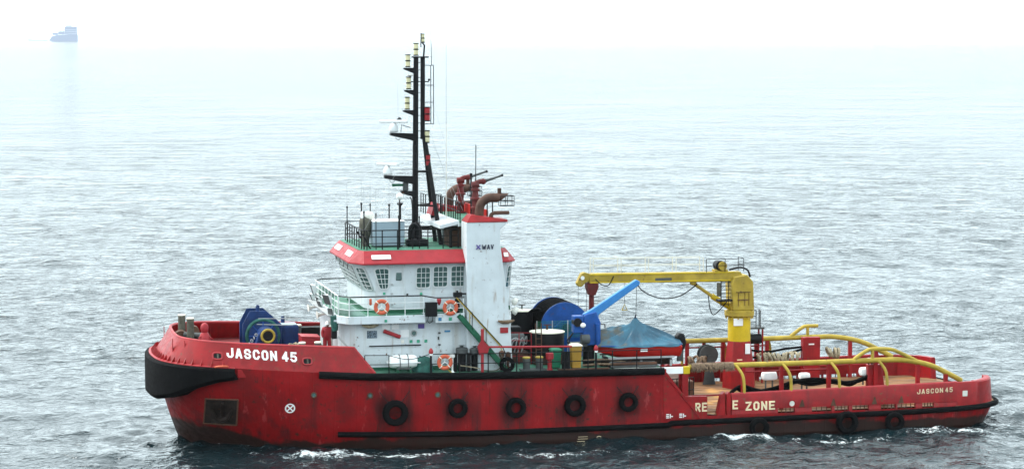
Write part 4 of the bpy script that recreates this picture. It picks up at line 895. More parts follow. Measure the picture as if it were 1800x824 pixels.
# red stanchion with a swung-out red boom
rp = MB().cyl((17.12, -5.78, 3.9), (17.12, -5.78, 6.3), .085, n=10).build('red_stanchion', 'sign_red', TUG)
MB().prism([(16.95, 4.9), (16.85, 5.35), (17.12, 5.75), (17.5, 5.3), (17.4, 5.0)], 'y', -5.85, -5.70).build('stanchion_gusset', 'sign_red', rp)
MB().cyl((17.2, -5.80, 5.32), (22.1, -5.80, 5.20), .055, n=8).build('red_boom', 'sign_red', rp)
MB().tube(arc([(17.0, -5.75, 4.15), (16.4, -5.6, 4.25), (15.9, -5.5, 4.32)], 5), .03, 6).build('cream_hose', 'rope', TUG)
MB().tube(arc([(17.15, -5.75, 4.05), (17.9, -5.7, 4.02), (18.3, -5.65, 4.4), (18.15, -5.6, 4.9)], 5), .035, 6).build('green_hose', 'khaki', TUG)
MB().tube([(15.0, -5.75, 4.35), (15.4, -5.85, 4.0)], .035, 6).build('yellow_line', 'yellow', TUG)
# deck pumps and ventilators beside the deckhouse
for x, h, r in ((16.15, 1.25, .22), (16.85, 1.2, .18)):
    v = MB().cyl((x, -5.0, 3.95), (x, -5.0, 3.95+h*.72), r, n=12).build('deck_ventilator', 'black', TUG)
    MB().lathe([(r*1.1, 0), (r*1.5, .05), (r*1.55, .30), (r*1.3, .36), (r*.4, .40), (r*.4, .46), (r*.9, .48)], (x, -5.0, 3.95+h*.72), (0, 0, 1), 14).build('ventilator_head', 'dgrey', v)
for x in (15.75, 16.5): MB().cyl((x, -5.2, 3.95), (x, -5.2, 4.95), .1, n=8).build('air_pipe', 'black', TUG)
wp = MB().lathe([(.14, 0), (.10, .06), (.05, .12), (.05, .75), (.1, .8), (.14, .85), (.14, 1.0), (.05, 1.05)], (15.5, -5.6, 3.95), (0, 0, 1), 10).build('white_sounding_pipe', 'letter_white', TUG)
for x, y, z in ((18.65, -5.3, 3.9), (18.35, -5.1, 3.95)): MB().lathe([(.13, 0), (.09, .05), (.08, .7), (.16, .75), (.16, .98), (.06, 1.05)], (x, y, z), (0, 0, 1), 10).build('hydrant', 'rust', TUG)
MB().lathe([(.2, 0), (.13, .05), (.12, .55), (.22, .6), (.22, .9), (.12, .96)], (20.98, -5.3, 3.9), (0, 0, 1), 12).build('red_hydrant', 'sign_red', TUG)
def bitts(x, y, h, r, name='mooring_bitts', top='lid', dx=.72):
    z = DECK(x)+.01; p = MB().box(x-.35, x+dx+.35, y-.28, y+.28, z, z+.08).build(name, 'dgrey', TUG)
    for k in (0, dx): MB().cyl((x+k, y, z+.08), (x+k, y, z+h), r, n=14).build('bollard', 'dgrey', p); MB().lathe([(r*1.05, 0), (r*1.12, .03), (r*1.12, .06), (r*.9, .09)], (x+k, y, z+h), (0, 0, 1), 14).build('bollard_cap', top, p)
bitts(19.68, -5.3, .66, .20, top='yellow'); bitts(13.2, 5.2, .66, .2); bitts(20.0, 5.3, .66, .2); bitts(7.6, -3.9, .78, .18, top='lid', dx=.85)
bitts(7.6, 3.9, .78, .18, dx=.85)
# black pipe stand and gas bottles between the bitts and the davit
for x in (21.78, 22.0): MB().cyl((x, -5.35, 3.87), (x, -5.35, 4.85), .13, n=10).build('gas_bottle', 'black', TUG)
mb = MB(); mb.box(21.4, 24.3, -5.6, -5.3, 3.86, 3.93); mb.build('deck_skid', 'rust', TUG)
# foredeck: towing bitts at the stem, hydrant, hatch, box
tb = MB().box(1.35, 2.45, -1.5, .9, 4.40, 4.55).build('towing_bitts', 'dgrey', TUG)
for x, y, h in ((1.55, .5, 6.72), (1.88, -1.0, 6.70)):
    MB().cyl((x, y, 4.5), (x, y, h), .20, n=14).build('bollard', 'khaki', tb); MB().cyl((x, y, h), (x, y, h+.05), .215, n=14).build('bollard_cap', 'lid', tb)
MB().cyl((1.6, -.4, 5.75), (2.75, -.9, 5.72), .17, n=12).build('cross_bar', 'dgrey', tb); MB().lathe([(.24, 0), (.24, .05), (.12, .07)], (2.72, -.95, 5.72), (1, -.3, 0), 12).build('cross_bar_end', 'yellow', tb)
for x, z, r in ((1.45, 5.55, .42), (2.15, 5.9, .30), (2.2, 5.35, .3)): MB().cyl((x, -.3, z), (x, .3, z), r, n=16).build('guide_roller', 'rust', tb)
hy = MB().lathe([(.45, 0), (.40, .7), (.30, 1.05), (.24, 1.25), (.16, 1.35), (.20, 1.40), (.22, 1.65), (.15, 1.8), (.05, 1.86)], (2.5, -2.6, 4.80), (0, 0, 1), 12).build('chain_stopper', 'sign_red', TUG)
for a, b2 in (((2.5, -2.75, 6.0), (2.95, -2.75, 5.75)), ((2.5, -2.75, 6.0), (2.15, -2.75, 5.85))): MB().tube([a, tuple((vec(a)+vec(b2))/2+Vector((0, 0, .06))), b2], .035, 6).build('stopper_arm', 'pink', hy)
hb_ = MB().prism([(7.75, 4.3), (7.75, 5.72), (8.75, 5.66), (8.95, 4.3)], 'y', -2.6, -1.4).build('hatch_coaming', 'sign_red', TUG, bevel=.03)
MB().prism([(7.72, 5.73), (7.72, 5.78), (8.78, 5.72), (8.78, 5.67)], 'y', -2.65, -1.35).build('hatch_lid', 'pink', hb_)
MB().box(8.4, 10.0, 4.2, 4.9, 4.25, 5.4).build('deck_rack', 'black', TUG)

# ------------------------------------------------------------------ aft deck: crash rails (part of the tug)
for sgn in (-1, 1):
    ya = sgn*5.25; zr = 3.80
    if sgn < 0: pts = [(28.9, ya, 3.78), (32, ya, zr), (36, ya, zr), (40.0, ya, zr+.02), (41.6, ya, zr-.02), (43.2, ya, 3.45), (44.5, ya*.99, 2.85), (45.2, ya*.98, 2.48)]
    else: pts = [(28.4, ya, 3.82), (32, ya, zr), (36, ya, zr), (40.0, ya, zr+.02), (41.6, ya, zr-.02), (43.2, ya, 3.45), (44.5, ya*.99, 2.85), (45.2, ya*.98, 2.48)]
    CR = MB().tube(arc(pts, 5), .15, 12).build('crash_rail', 'yellow', TUG)
    # raised hoop near the after end
    MB().tube(arc([(38.65, ya, zr+.1), (38.9, ya, zr+.28), (39.5, ya, 4.42), (40.0, ya, 4.46), (40.6, ya, 4.44), (41.2, ya, 4.3), (42.6, ya, 3.62)] if sgn < 0 else [(38.65, ya, zr+.1), (38.9, ya, zr+.28), (39.4, ya, 4.42), (39.7, ya, 4.50), (40.4, ya, 4.50)], 4), .11, 10).build('rail_hoop', 'yellow', CR)
    MB().cyl((39.75, ya, zr+.1), (39.75, ya, 4.45), .10, n=8).build('hoop_support', 'yellow', CR)
    for k, x in enumerate((28.5, 32.1, 34.35, 37.15, 39.95, 42.5, 44.2)):
        zt = float(np.interp(x, [p[0] for p in pts], [p[2] for p in pts]))
        wd_ = .16 if x > 28.6 else .2
        MB().box(x-wd_/2-.03, x+wd_/2+.03, ya-.10, ya+.10, ZDA, zt-.08).build('rail_post', 'red', CR, bevel=.015)
    for x in (31.55, 34.3, 37.15, 40.0):
        MB().tube(arc([(x, ya, zr), (x+.14, sgn*5.42, 3.72), (x+.36, sgn*5.72, 3.30), (x+.42, sgn*5.82, 2.8), (x+.42, sgn*5.85, 2.2)], 4), .085, 8).build('rail_bracket', 'yellow', CR)
    for a, b2, z in ((28.5, 32.1, 2.15), (32.1, 44.2, 2.05), (32.1, 37.1, 3.4)):
        MB().cyl((a, ya+sgn*-.05, z), (b2, ya+sgn*-.05, z), .05, n=6).build('inner_pipe', 'red', CR)
    mb = MB(); mb.box(39.2, 40.3, sgn*4.5, sgn*4.95, ZDA+.06, 3.90 if sgn > 0 else 3.2)
    if sgn > 0: cb = mb.build('red_cabinet', 'red', TUG, bevel=.03); MB().box(39.55, 39.9, 4.49, 4.50, 3.45, 3.53).build('cabinet_label', 'letter_white', cb)
    else: MB().prism([(39.55, ZDA+.06), (39.55, 3.55), (40.35, 3.55), (40.75, ZDA+.06)], 'y', -5.12, -4.75).build('red_support_frame', 'red', TUG, bevel=.03)
# frame of red uprights under the starboard rail, beside the crane
for x in (29.6, 30.6, 33.2, 35.3, 35.9, 36.5): MB().box(x-.09, x+.09, 5.3, 5.48, ZDA, 3.7).build('rail_upright', 'red', TUG)
# steel gratings of the winch garage behind the break
mb = MB()
for k in range(7): mb.cyl((28.6+.28*k, -2.5+.1*k, ZDA), (28.6+.28*k, -2.5+.1*k, 2.7), .03, n=6)
mb.cyl((28.6, -2.5, 2.7), (30.3, -1.9, 2.7), .03, n=6); mb.cyl((28.6, -2.5, 2.0), (30.3, -1.9, 2.0), .03, n=6); mb.build('deck_grating_rail', 'black', TUG)
MB().box(27.5, 30.6, -1.0, 2.8, ZDA+.08, 2.35).build('towing_winch_housing', 'rust', TUG, bevel=.08)

# ------------------------------------------------------------------ tyres
def tyre(loc, R0, label, group, lean=0, squash=1.):
    o = thing('tyre_fender', label, 'tyre', loc, group)
    c = vec(loc); mb = MB(); n, m_ = 32, 12
    prof = []
    for k in range(m_):
        q = k*2*PI/m_; prof.append((R0*.74+R0*.26*math.copysign(abs(math.cos(q))**.75, math.cos(q)), R0*.33*math.copysign(abs(math.sin(q))**.8, math.sin(q))))
    vs = [(c.x+r*math.cos(i*2*PI/n), c.y+h, c.z+r*math.sin(i*2*PI/n)) for i in range(n) for r, h in prof]
    mb.add(vs, [(i*m_+k, ((i+1) % n)*m_+k, ((i+1) % n)*m_+(k+1) % m_, i*m_+(k+1) % m_) for i in range(n) for k in range(m_)])
    mb.build('tyre', 'rubber', o)
    for k in range(18):
        a = k*2*PI/18; d = Vector((math.cos(a), 0, math.sin(a))); p = c+d*R0*.985
        MB().bar(p+Vector((0, -R0*.2, 0)), p+Vector((0, R0*.2, 0)), R0*.12, .02, d).build('tread_block', 'rubber', o, smooth=False)
    return o
HG = 'tyres hung on the hull side'
for x, z, r, lb in ((12.25, 1.98, .70, 'largest black tyre fender, foremost of those hanging on the red hull side'), (15.68, 2.10, .53, 'second tyre fender from the bow on the red hull side'), (18.88, 2.02, .56, 'middle tyre fender of the five on the red midship side'),
                     (22.18, 2.02, .60, 'fourth tyre fender from the bow, wide and dark on red hull'), (25.2, 2.10, .53, 'tyre fender just forward of the step in the red hull side'),
                     (32.65, .46, .56, 'tyre fender half under water below the word ZONE'), (37.8, .56, .64, 'large tyre fender at the waterline under the aft freeing ports'), (40.65, .48, .56, 'aftmost tyre fender half sunk at the waterline')):
    t_ = tyre((x, -6.0-r*.33-.02 if z > 1 else -6.28-r*.33, z), r, lb, HG)
    if z > 1:
        c = Vector((x, -6.06, z))
        for s in (-1, 1): MB().tube([c+Vector((s*r*.5, -.1, r*.75)), c+Vector((s*r*1.15, .03, r*1.6))], .022, 5).build('lashing', 'black', t_)
        for dx in (0, .25): MB().bar((x+dx-1.0, -6.02, z+1.45), (x+dx+1.15, -6.02+(.0), z-1.15), .012, .05).build('scrape_mark', 'pink', HULL, smooth=False) if False else None
tyre((18.5, -5.72, 4.32), .42, 'small old tyre leaning on the green deck behind the black railing', None)

# ------------------------------------------------------------------ lifebuoys
def lifebuoy(loc, label):
    o = thing('lifebuoy', label, 'lifebuoy', loc, 'orange lifebuoys on the railings'); c = vec(loc)
    MB().torus(c, (0, 1, 0), .325, .105, 30, 10, .75).build('ring', 'orange', o)
    for k in range(4):
        a = PI/4+k*PI/2; d = Vector((math.cos(a), 0, math.sin(a))); t_ = Vector((-d.z, 0, d.x))
        MB().torus(c+d*.325, t_, .108, .012, 14, 6, 2.2).build('reflective_band', 'lid', o)
    mb = MB()
    for k in range(3): a = PI/2+k*2*PI/3; mb.tube([c, c+Vector((.3*math.cos(a), 0, .3*math.sin(a)))], .018, 5)
    mb.build('grab_line', 'letter_white', o)
lifebuoy((11.74, -5.10, 7.55), 'orange lifebuoy on the bridge deck railing below the front windows'); lifebuoy((15.5, -5.12, 7.42), 'orange lifebuoy on the stair landing railing beside the funnel'); lifebuoy((15.02, -5.95, 4.58), 'orange lifebuoy on the black main deck railing by the deckhouse door')

# ------------------------------------------------------------------ liferaft canister, tarpaulin bundle
lr = thing('liferaft_canister', 'white capsule liferaft canister in a cradle on the green deck', 'liferaft', (12.88, -5.2, 4.0))
for z0, z1, nm in ((4.56, 4.95, 'upper_shell'), (4.54, 4.24, 'lower_shell')):
    mb = MB(); rg = []
    for x in np.linspace(-.84, .84, 13):
        e = max(.02, 1-abs(x/.84)**6)**.4; rg.append([(12.88+x, -5.2-.38*e*math.cos(a), z0+(z1-z0)*e*math.sin(a)) for a in np.linspace(0, PI, 10)])
    mb.loft(rg).build(nm, 'letter_white', lr)
MB().box(12.0, 13.76, -5.62, -4.78, 4.525, 4.575).build('joint_rim', 'white_clean', lr, bevel=.02)
for x in (12.65, 13.1): MB().tube([(x, -5.2+.42*math.cos(a), 4.55+.43*math.sin(a)) for a in np.linspace(0, 2*PI, 17)], .02, 5).build('strap', 'dgrey', lr)
for x in (12.52, 13.22):
    for y in (-5.55, -4.85): MB().box(x-.04, x+.04, y-.04, y+.04, 3.98, 4.35).build('cradle_leg', 'green_dark', lr)
MB().box(12.45, 13.3, -5.62, -5.54, 4.22, 4.30).build('cradle_beam', 'dgrey', lr)
mb = MB(); rng2 = np.random.RandomState(5); rg = []
for j in range(9):
    f = j/8; z = 4.02+.78*math.sin(f*PI/2); rr = .48*math.cos(f*PI/2)**.6+.04 if j < 8 else .05
    rg.append([(13.98+rr*1.0*math.cos(a)*(1+.22*rng2.randn()*.5), -5.25+rr*.8*math.sin(a)*(1+.18*rng2.randn()*.5), z+.05*rng2.randn()) for a in np.linspace(0, 2*PI, 16, endpoint=False)])
tag(mb.loft(rg).build('tarpaulin_bundle', 'tarp_green', None, (13.98, -5.25, 4.0), ang=60), 'crumpled dark green tarpaulin bundle beside the white liferaft canister', 'tarpaulin')

# ------------------------------------------------------------------ anchor winch on the foredeck
AW = thing('anchor_winch', 'dark blue anchor winch with octagonal guard plate on the foredeck', 'winch', (5.9, -.8, 4.3))
def octo(cx, cz, xs, zs): return [(cx+a, cz+b2) for a, b2 in zip(xs, zs)]
OC = [(4.75, 4.3), (4.75, 6.25), (5.15, 7.0), (6.05, 7.0), (6.9, 6.25), (6.9, 4.3)]
for y in (.75, -.75): MB().prism(OC, 'y', y-.04, y+.04).build('side_plate', 'blue_dark', AW, bevel=.015)
MB().cyl((5.85, -.7, 5.65), (5.85, .7, 5.65), .55, n=24).build('drum', 'dgrey', AW)
for y in (-.55, .55): MB().cyl((5.85, y-.03, 5.65), (5.85, y+.03, 5.65), .95, n=32).build('drum_flange', 'blue_dark', AW)
MB().torus((5.85, -.86, 5.65), (0, 1, 0), .88, .10, 32, 8, .9).build('brake_band', 'tarp_green', AW)
MB().cyl((5.85, -.99, 5.65), (5.85, -.86, 5.65), .80, n=32).build('gear_cover', 'blue_dark', AW)
for k in range(8): a = k*PI/4; MB().bar((5.85+.2*math.cos(a), -1.01, 5.65+.2*math.sin(a)), (5.85+.78*math.cos(a), -1.01, 5.65+.78*math.sin(a)), .05, .07, (0, 1, 0)).build('spoke', 'blue', AW)
MB().cyl((5.95, -2.1, 5.80), (5.95, -.78, 5.75), .40, .48, n=20).build('gypsy_housing', 'blue_dark', AW)
MB().torus((5.98, -2.12, 5.78), (0, 1, 0), .34, .07, 28, 8).build('yellow_rim', 'yellow', AW); MB().cyl((5.98, -2.14, 5.78), (5.98, -2.08, 5.78), .30, n=20).build('warping_head', 'black', AW)
MB().prism([(5.1, 4.3), (5.5, 5.9), (6.45, 5.9), (6.8, 4.3)], 'y', -1.9, -1.3).build('pedestal', 'blue_dark', AW, bevel=.04)
MB().box(6.95, 7.9, -.5, .75, 4.4, 6.12).build('gearbox', 'blue_dark', AW, bevel=.08); MB().box(6.95, 7.8, -.45, .7, 6.13, 6.17).build('gearbox_lid', 'grey', AW)
for x in (5.62, 7.0): MB().lathe([(.11, 0), (.11, .25), (.07, .36)], (x, -.5, 6.95 if x < 6 else 6.3), (0, 0, 1), 10).build('lifting_lug', 'blue_dark', AW)
MB().cyl((5.6, -.9, 6.6), (7.9, -.9, 6.55), .025, n=6).build('control_rod', 'steel', AW); MB().cyl((5.5, -1.0, 6.3), (7.5, -1.0, 6.2), .025, n=6).build('control_rod', 'steel', AW)
mb = MB()
for k in range(7):
    p = Vector((5.35-.12*k, -2.0, 5.85-.16*k)); mb.torus(p, (1, .2*(k % 2), .3) if k % 2 else (.2, 1, .2), .07, .022, 10, 5)
o = mb.build('anchor_chain', 'steel', AW); o['kind'] = 'stuff'
def rope_pile(loc, rx, ry, n, r, mat, label, name='rope_pile', seed=1, h=.35):
    g = np.random.RandomState(seed); pts = []
    for k in range(n*14):
        a = k*2*PI/14; rr = .45+.55*abs(math.sin(k*.113+seed)); pts.append((loc[0]+rx*rr*math.cos(a)+.05*g.randn(), loc[1]+ry*rr*math.sin(a)+.05*g.randn(), loc[2]+r+h*(k/(n*14))*(1.2-rr*.6)+.02*g.randn()))
    return tag(MB().tube(pts, r, 6).build(name, mat, None, loc, ang=80), label, 'rope')
rope_pile((7.25, -2.95, 4.95), .42, .4, 9, .04, 'rope', 'heap of tan rope on the foredeck next to the blue winch', seed=3, h=.55)

# ------------------------------------------------------------------ crew member on the foredeck
def skin_body(name, joints, edges, radii, mat, parent, sub=2):
    o0 = ORG[parent.name]; me = bpy.data.meshes.new(name)
    me.from_pydata([(j[0]-o0[0], j[1]-o0[1], j[2]-o0[2]) for j in joints], edges, [])
    ob = bpy.data.objects.new(name, me); COL.objects.link(ob)
    ob.modifiers.new('skin', 'SKIN'); me_s = me.skin_vertices[0].data if me.skin_vertices else None
    if me_s is None:
        bm = bmesh.new(); bm.from_mesh(me); bm.verts.layers.skin.verify(); bm.to_mesh(me); bm.free(); me_s = me.skin_vertices[0].data
    for i, r in enumerate(radii):
        me_s[i].radius = r if isinstance(r, tuple) else (r, r); me_s[i].use_root = (i == 0)
    ss = ob.modifiers.new('sub', 'SUBSURF'); ss.levels = sub; ss.render_levels = sub
    ev = bpy.data.meshes.new_from_object(ob.evaluated_get(bpy.context.evaluated_depsgraph_get())); ev.name = name
    bpy.data.objects.remove(ob); ev.materials.clear(); ev.materials.append(M[mat]); ev.shade_smooth()
    o = bpy.data.objects.new(name, ev); COL.objects.link(o); o.parent = parent; ORG[o.name] = o0; return o
PX, PY, PZ = 9.15, -2.6, zd(9.15)+.0
PS = thing('person', 'person in red coveralls and white hard hat standing on the foredeck', 'person', (PX, PY, PZ))
def J(a, b2, c): return (PX+b2*1.15-a*.25, PY+a, PZ+c)     # facing port and slightly aft, looking down at the hatch
J_ = [J(0, 0, .98), J(-.01, 0, 1.15), J(-.03, 0, 1.38), J(-.05, 0, 1.52), J(-.075, 0, 1.58),
      J(-.03, -.19, 1.43), J(-.02, -.235, 1.18), J(-.10, -.225, .95), J(-.03, .19, 1.43), J(-.02, .235, 1.18), J(-.08, .225, .95),
      J(0, -.10, .90), J(-.03, -.12, .50), J(.02, -.13, .10), J(0, .10, .90), J(.03, .12, .50), J(.06, .13, .10), J(-.10, -.14, .05), J(-.06, .14, .05)]
E_ = [(0, 1), (1, 2), (2, 3), (3, 4), (2, 5), (5, 6), (6, 7), (2, 8), (8, 9), (9, 10), (0, 11), (11, 12), (12, 13), (0, 14), (14, 15), (15, 16), (13, 17), (16, 18)]
R_ = [(.21, .21), (.22, .22), (.24, .24), (.09, .09), (.065, .065), .11, .095, .07, .11, .095, .07, .14, .115, .10, .14, .115, .10, .06, .06]
skin_body('coverall_body', J_, E_, R_, 'sign_red', PS)
hd = MB().sph(J(-.10, 0, 1.67), (.082, .095, .12), 14, 10)
hd.sph(J(-.19, 0, 1.66), (.016, .022, .022), 8, 6); hd.sph(J(-.10, -.08, 1.66), (.018, .012, .03), 8, 6); hd.sph(J(-.10, .08, 1.66), (.018, .012, .03), 8, 6); hd.cyl(J(-.06, 0, 1.50), J(-.085, 0, 1.62), .058, n=10)
hd = hd.build('head', 'skin', PS)
mb = MB()
for s in (-1, 1): mb.sph(J(-.182, s*.03, 1.69), (.012, .013, .009), 8, 5)
mb.build('eyes', 'letter_white', hd); MB().box(PX+.02, PX+.07, PY-.19, PY-.17, PZ+1.605, PZ+1.615).build('mouth', 'sign_red', hd)
hh = MB().lathe([(.155, -.01), (.150, .0), (.125, .02), (.118, .07), (.09, .12), (.04, .15), (.01, .155)], J(-.09, 0, 1.70), (0, -.15, 1), 18).build('hard_hat', 'letter_white', PS)
for s, e in ((-1, J(-.10, -.225, .95)), (1, J(-.08, .225, .95))):
    p = vec(e); W = lambda a_, b_, c_: Vector((b_, a_, c_)); jt = [tuple(p), tuple(p+W(-.07, 0, -.035))]; ed = [(0, 1)]; rd = [.034, .04]
    for k in range(4):
        y = -.033+.022*k; b0 = p+W(-.07, y, -.035); ln = (.065, .078, .072, .055)[k]
        i0 = len(jt); jt += [tuple(b0+W(-.02, 0, -.01)), tuple(b0+W(-.02-ln*.5, 0, -.02)), tuple(b0+W(-.02-ln*.75, 0, -.02-ln*.45))]; ed += [(1, i0), (i0, i0+1), (i0+1, i0+2)]; rd += [.010, .0095, .008]
    i0 = len(jt); jt += [tuple(p+W(-.03, s*-.04, -.02)), tuple(p+W(-.07, s*-.062, -.035))]; ed += [(0, i0), (i0, i0+1)]; rd += [.011, .009]
    skin_body('hand', jt, ed, rd, 'skin', PS, 1)
for x, y in ((-.10, -.14), (-.06, .14)): MB().sph(J(x-.02, y, .05), (.06, .14, .055), 12, 6).build('boot', 'black', PS)

# ------------------------------------------------------------------ hose reel and tanks behind the funnel
HR = thing('hose_reel', 'big blue reel wound with black hose behind the funnel', 'reel', (23.1, 1.0, 3.9))
c = (23.15, 1.0, 5.55)
for y in (-.15, 2.75): MB().cyl((c[0], y-.04, c[2]), (c[0], y+.04, c[2]), 1.42, n=40).build('flange', 'blue', HR)
for k in range(13):
    MB().torus((c[0], .05+.21*k, c[2]), (0, 1, 0), 1.22+.09*(k % 2), .12, 30, 8).build('hose_turn', 'rubber', HR)
MB().cyl((c[0], -.05, c[2]), (c[0], 2.65, c[2]), 1.1, n=24).build('core', 'black', HR)
MB().prism([(22.3, 3.9), (22.45, 5.6), (22.85, 5.95), (23.6, 5.95), (23.95, 5.6), (24.2, 3.9)], 'y', -.5, -.24).build('side_stand', 'blue', HR, bevel=.03); MB().prism([(22.3, 3.9), (22.8, 5.8), (23.5, 5.8), (24.2, 3.9)], 'y', 2.95, 3.15).build('side_stand', 'blue', HR, bevel=.03)
MB().cyl((c[0], -.6, c[2]), (c[0], -.5, c[2]), .25, n=16).build('hub', 'blue_dark', HR)
MB().tube(arc([(22.0, .5, 6.35), (21.7, .3, 6.55), (21.3, .2, 6.5), (21.0, .2, 6.2)], 5), .09, 8).build('hose_tail', 'rubber', HR)
for k in range(3): MB().tube(arc([(24.1+.2*k, .6, 4.2), (24.3+.2*k, .5, 5.7), (24.55+.2*k, .4, 6.0), (24.85+.18*k, .3, 5.6), (25.0+.15*k, .2, 4.2)], 5), .09, 8).build('hose_loop', 'rubber', HR)
TK = thing('storage_tank', 'black round tank with cream lid in front of the blue reel', 'tank', (21.5, -2.6, 3.9))
MB().cyl((21.5, -2.6, 4.4), (21.5, -2.6, 5.62), .95, n=32).build('shell', 'black', TK); MB().lathe([(.99, 0), (.99, .05), (.5, .12), (.02, .14)], (21.5, -2.6, 5.62), (0, 0, 1), 32).build('lid', 'lid', TK)
mb = MB(); mb.cyl((21.5, -2.6, 5.75), (21.5, -2.6, 6.02), .06, n=8); mb.cyl((21.3, -2.6, 6.02), (21.75, -2.6, 6.02), .03, n=6); mb.build('valve', 'rust', TK)
MB().box(20.6, 22.4, -3.4, -1.8, 3.9, 4.39).build('base_frame', 'brown', TK, bevel=.04)
TK2 = thing('storage_tank', 'tall black tank with white lid right behind the funnel', 'tank', (21.0, 1.6, 3.9))
MB().cyl((21.05, 1.6, 3.9), (21.05, 1.6, 6.34), .63, n=28).build('shell', 'black', TK2); MB().lathe([(.66, 0), (.66, .05), (.3, .10), (.02, .11)], (21.05, 1.6, 6.34), (0, 0, 1), 28).build('lid', 'lid', TK2)
mb = MB(); mb.cyl((21.05, 1.6, 6.4), (21.05, 1.6, 6.72), .05, n=8); mb.cyl((20.85, 1.6, 6.68), (21.25, 1.6, 6.68), .03, n=6); mb.build('valve', 'dgrey', TK2)
# machinery clutter between the funnel and the tanks: pump set and pipe rack
PU = thing('pump_set', 'dark pump set with pipes tucked between funnel and round tank', 'pump', (19.9, -1.5, 3.9))
MB().box(19.3, 20.5, -2.4, -.6, 3.9, 4.5).build('bed_plate', 'brown', PU, bevel=.05); MB().cyl((19.4, -1.5, 5.0), (20.4, -1.5, 5.0), .45, n=16).build('motor', 'dgrey', PU); MB().box(19.5, 20.4, -1.0, -.2, 4.5, 5.75).build('control_cabinet', 'black', PU, bevel=.05)
for k in range(5): MB().tube(arc([(19.3+.2*k, -2.3, 4.5), (19.35+.25*k, -2.4, 5.0+.1*k), (19.8+.15*k, -2.3, 5.3-.08*k), (20.3, -2.2, 4.9+.1*(k % 3))], 4), .035, 6).build('pipe', 'steel', PU)
mb = MB(); railing(mb, [(19.2, -2.6, 3.9), (20.5, -3.0, 3.9)], 1.75, 4, .02, .65); mb.build('red_frame', 'sign_red', PU)
LD = tag(MB().build('x', 'red') if False else thing('red_ladder', 'thin red steel ladder standing against the round tank', 'ladder', (20.75, -3.7, 3.9)), 'thin red steel ladder standing against the round tank', 'ladder')
for dx in (0, .32): MB().cyl((20.6+dx, -3.75, 3.9), (20.6+dx, -3.6, 6.25), .03, n=6).build('stile', 'rust', LD)
for k in range(7): MB().cyl((20.6, -3.73+.02*k, 4.2+.3*k), (20.92, -3.73+.02*k, 4.2+.3*k), .02, n=5).build('rung', 'rust', LD)
# netted green safety fence in front of the reel
NF_ = thing('safety_net_fence', 'teal net fence on pipe posts in front of the blue reel', 'fence', (22.3, -.9, 3.9))
for x in (21.3, 22.2, 23.1, 24.0): MB().cyl((x, -1.0, 3.9), (x, -1.0, 6.05), .03, n=6).build('post', 'steel', NF_)
mb = MB()
for k in range(28): mb.cyl((21.3+.1*k, -1.0, 5.1), (21.3+.1*k, -1.0, 6.05), .008, n=3)
for k in range(10): mb.cyl((21.3, -1.0, 5.1+.1*k), (24.0, -1.0, 5.1+.1*k), .008, n=3)
o = mb.build('net', 'bin_green', NF_); o['kind'] = 'stuff'
# bins by the railing
def bin_(x, y, w_, h, mat, lid, label):
    z = DECK(x); o = thing('waste_bin', label, 'bin', (x, y, z)); mb = MB()
    mb.loft([[(x+sx*w_*.42, y+sy*w_*.42, z+.06) for sx, sy in ((-1, -1), (1, -1), (1, 1), (-1, 1))], [(x+sx*w_*.5, y+sy*w_*.5, z+h) for sx, sy in ((-1, -1), (1, -1), (1, 1), (-1, 1))]]).build('body', mat, o, smooth=False, bevel=.03)
    MB().loft([[(x+sx*w_*.58, y+sy*w_*.58, z+h+.005) for sx, sy in ((-1, -1), (1, -1), (1, 1), (-1, 1))], [(x+sx*w_*.56, y+sy*w_*.56, z+h+.06) for sx, sy in ((-1, -1), (1, -1), (1, 1), (-1, 1))], [(x+sx*w_*.35, y+sy*w_*.35+.04, z+h+.14) for sx, sy in ((-1, -1), (1, -1), (1, 1), (-1, 1))]]).build('lid', lid, o, smooth=False, bevel=.02)
    for dx in (-.3, .3): MB().cyl((x+dx*w_, y+w_*.5, z+.08), (x+dx*w_+.05, y+w_*.5, z+.08), .08, n=10).build('wheel', 'rubber', o)
bin_(22.52, -5.0, .58, 1.25, 'bin_yellow', 'lid', 'ochre waste bin with cream lid next to the blue davit'); bin_(21.45, -4.7, .55, 1.0, 'bin_green', 'bin_green', 'green waste bin behind the black gas bottles')
tag(MB().tube(arc([(22.9, -5.1, 4.05), (23.8, -5.2, 4.1), (24.9, -5.1, 4.05), (25.2, -4.6, 4.1), (24.0, -4.4, 4.2), (23.0, -4.7, 4.25), (23.9, -5.1, 4.32), (25.0, -4.9, 4.2), (25.6, -5.0, 4.05)], 6), .06, 7).build('mooring_rope', 'rope_dark', None, (24, -5, 4.0)), 'dark rope flaked on deck between davit and rescue boat', 'rope')
tag(MB().box(24.6, 26.0, -5.5, -4.9, 3.87, 3.93).build('plank_stack', 'offwhite', None, (25.3, -5.2, 3.87)), 'pale boards lying on deck under the rescue boat', 'boards')

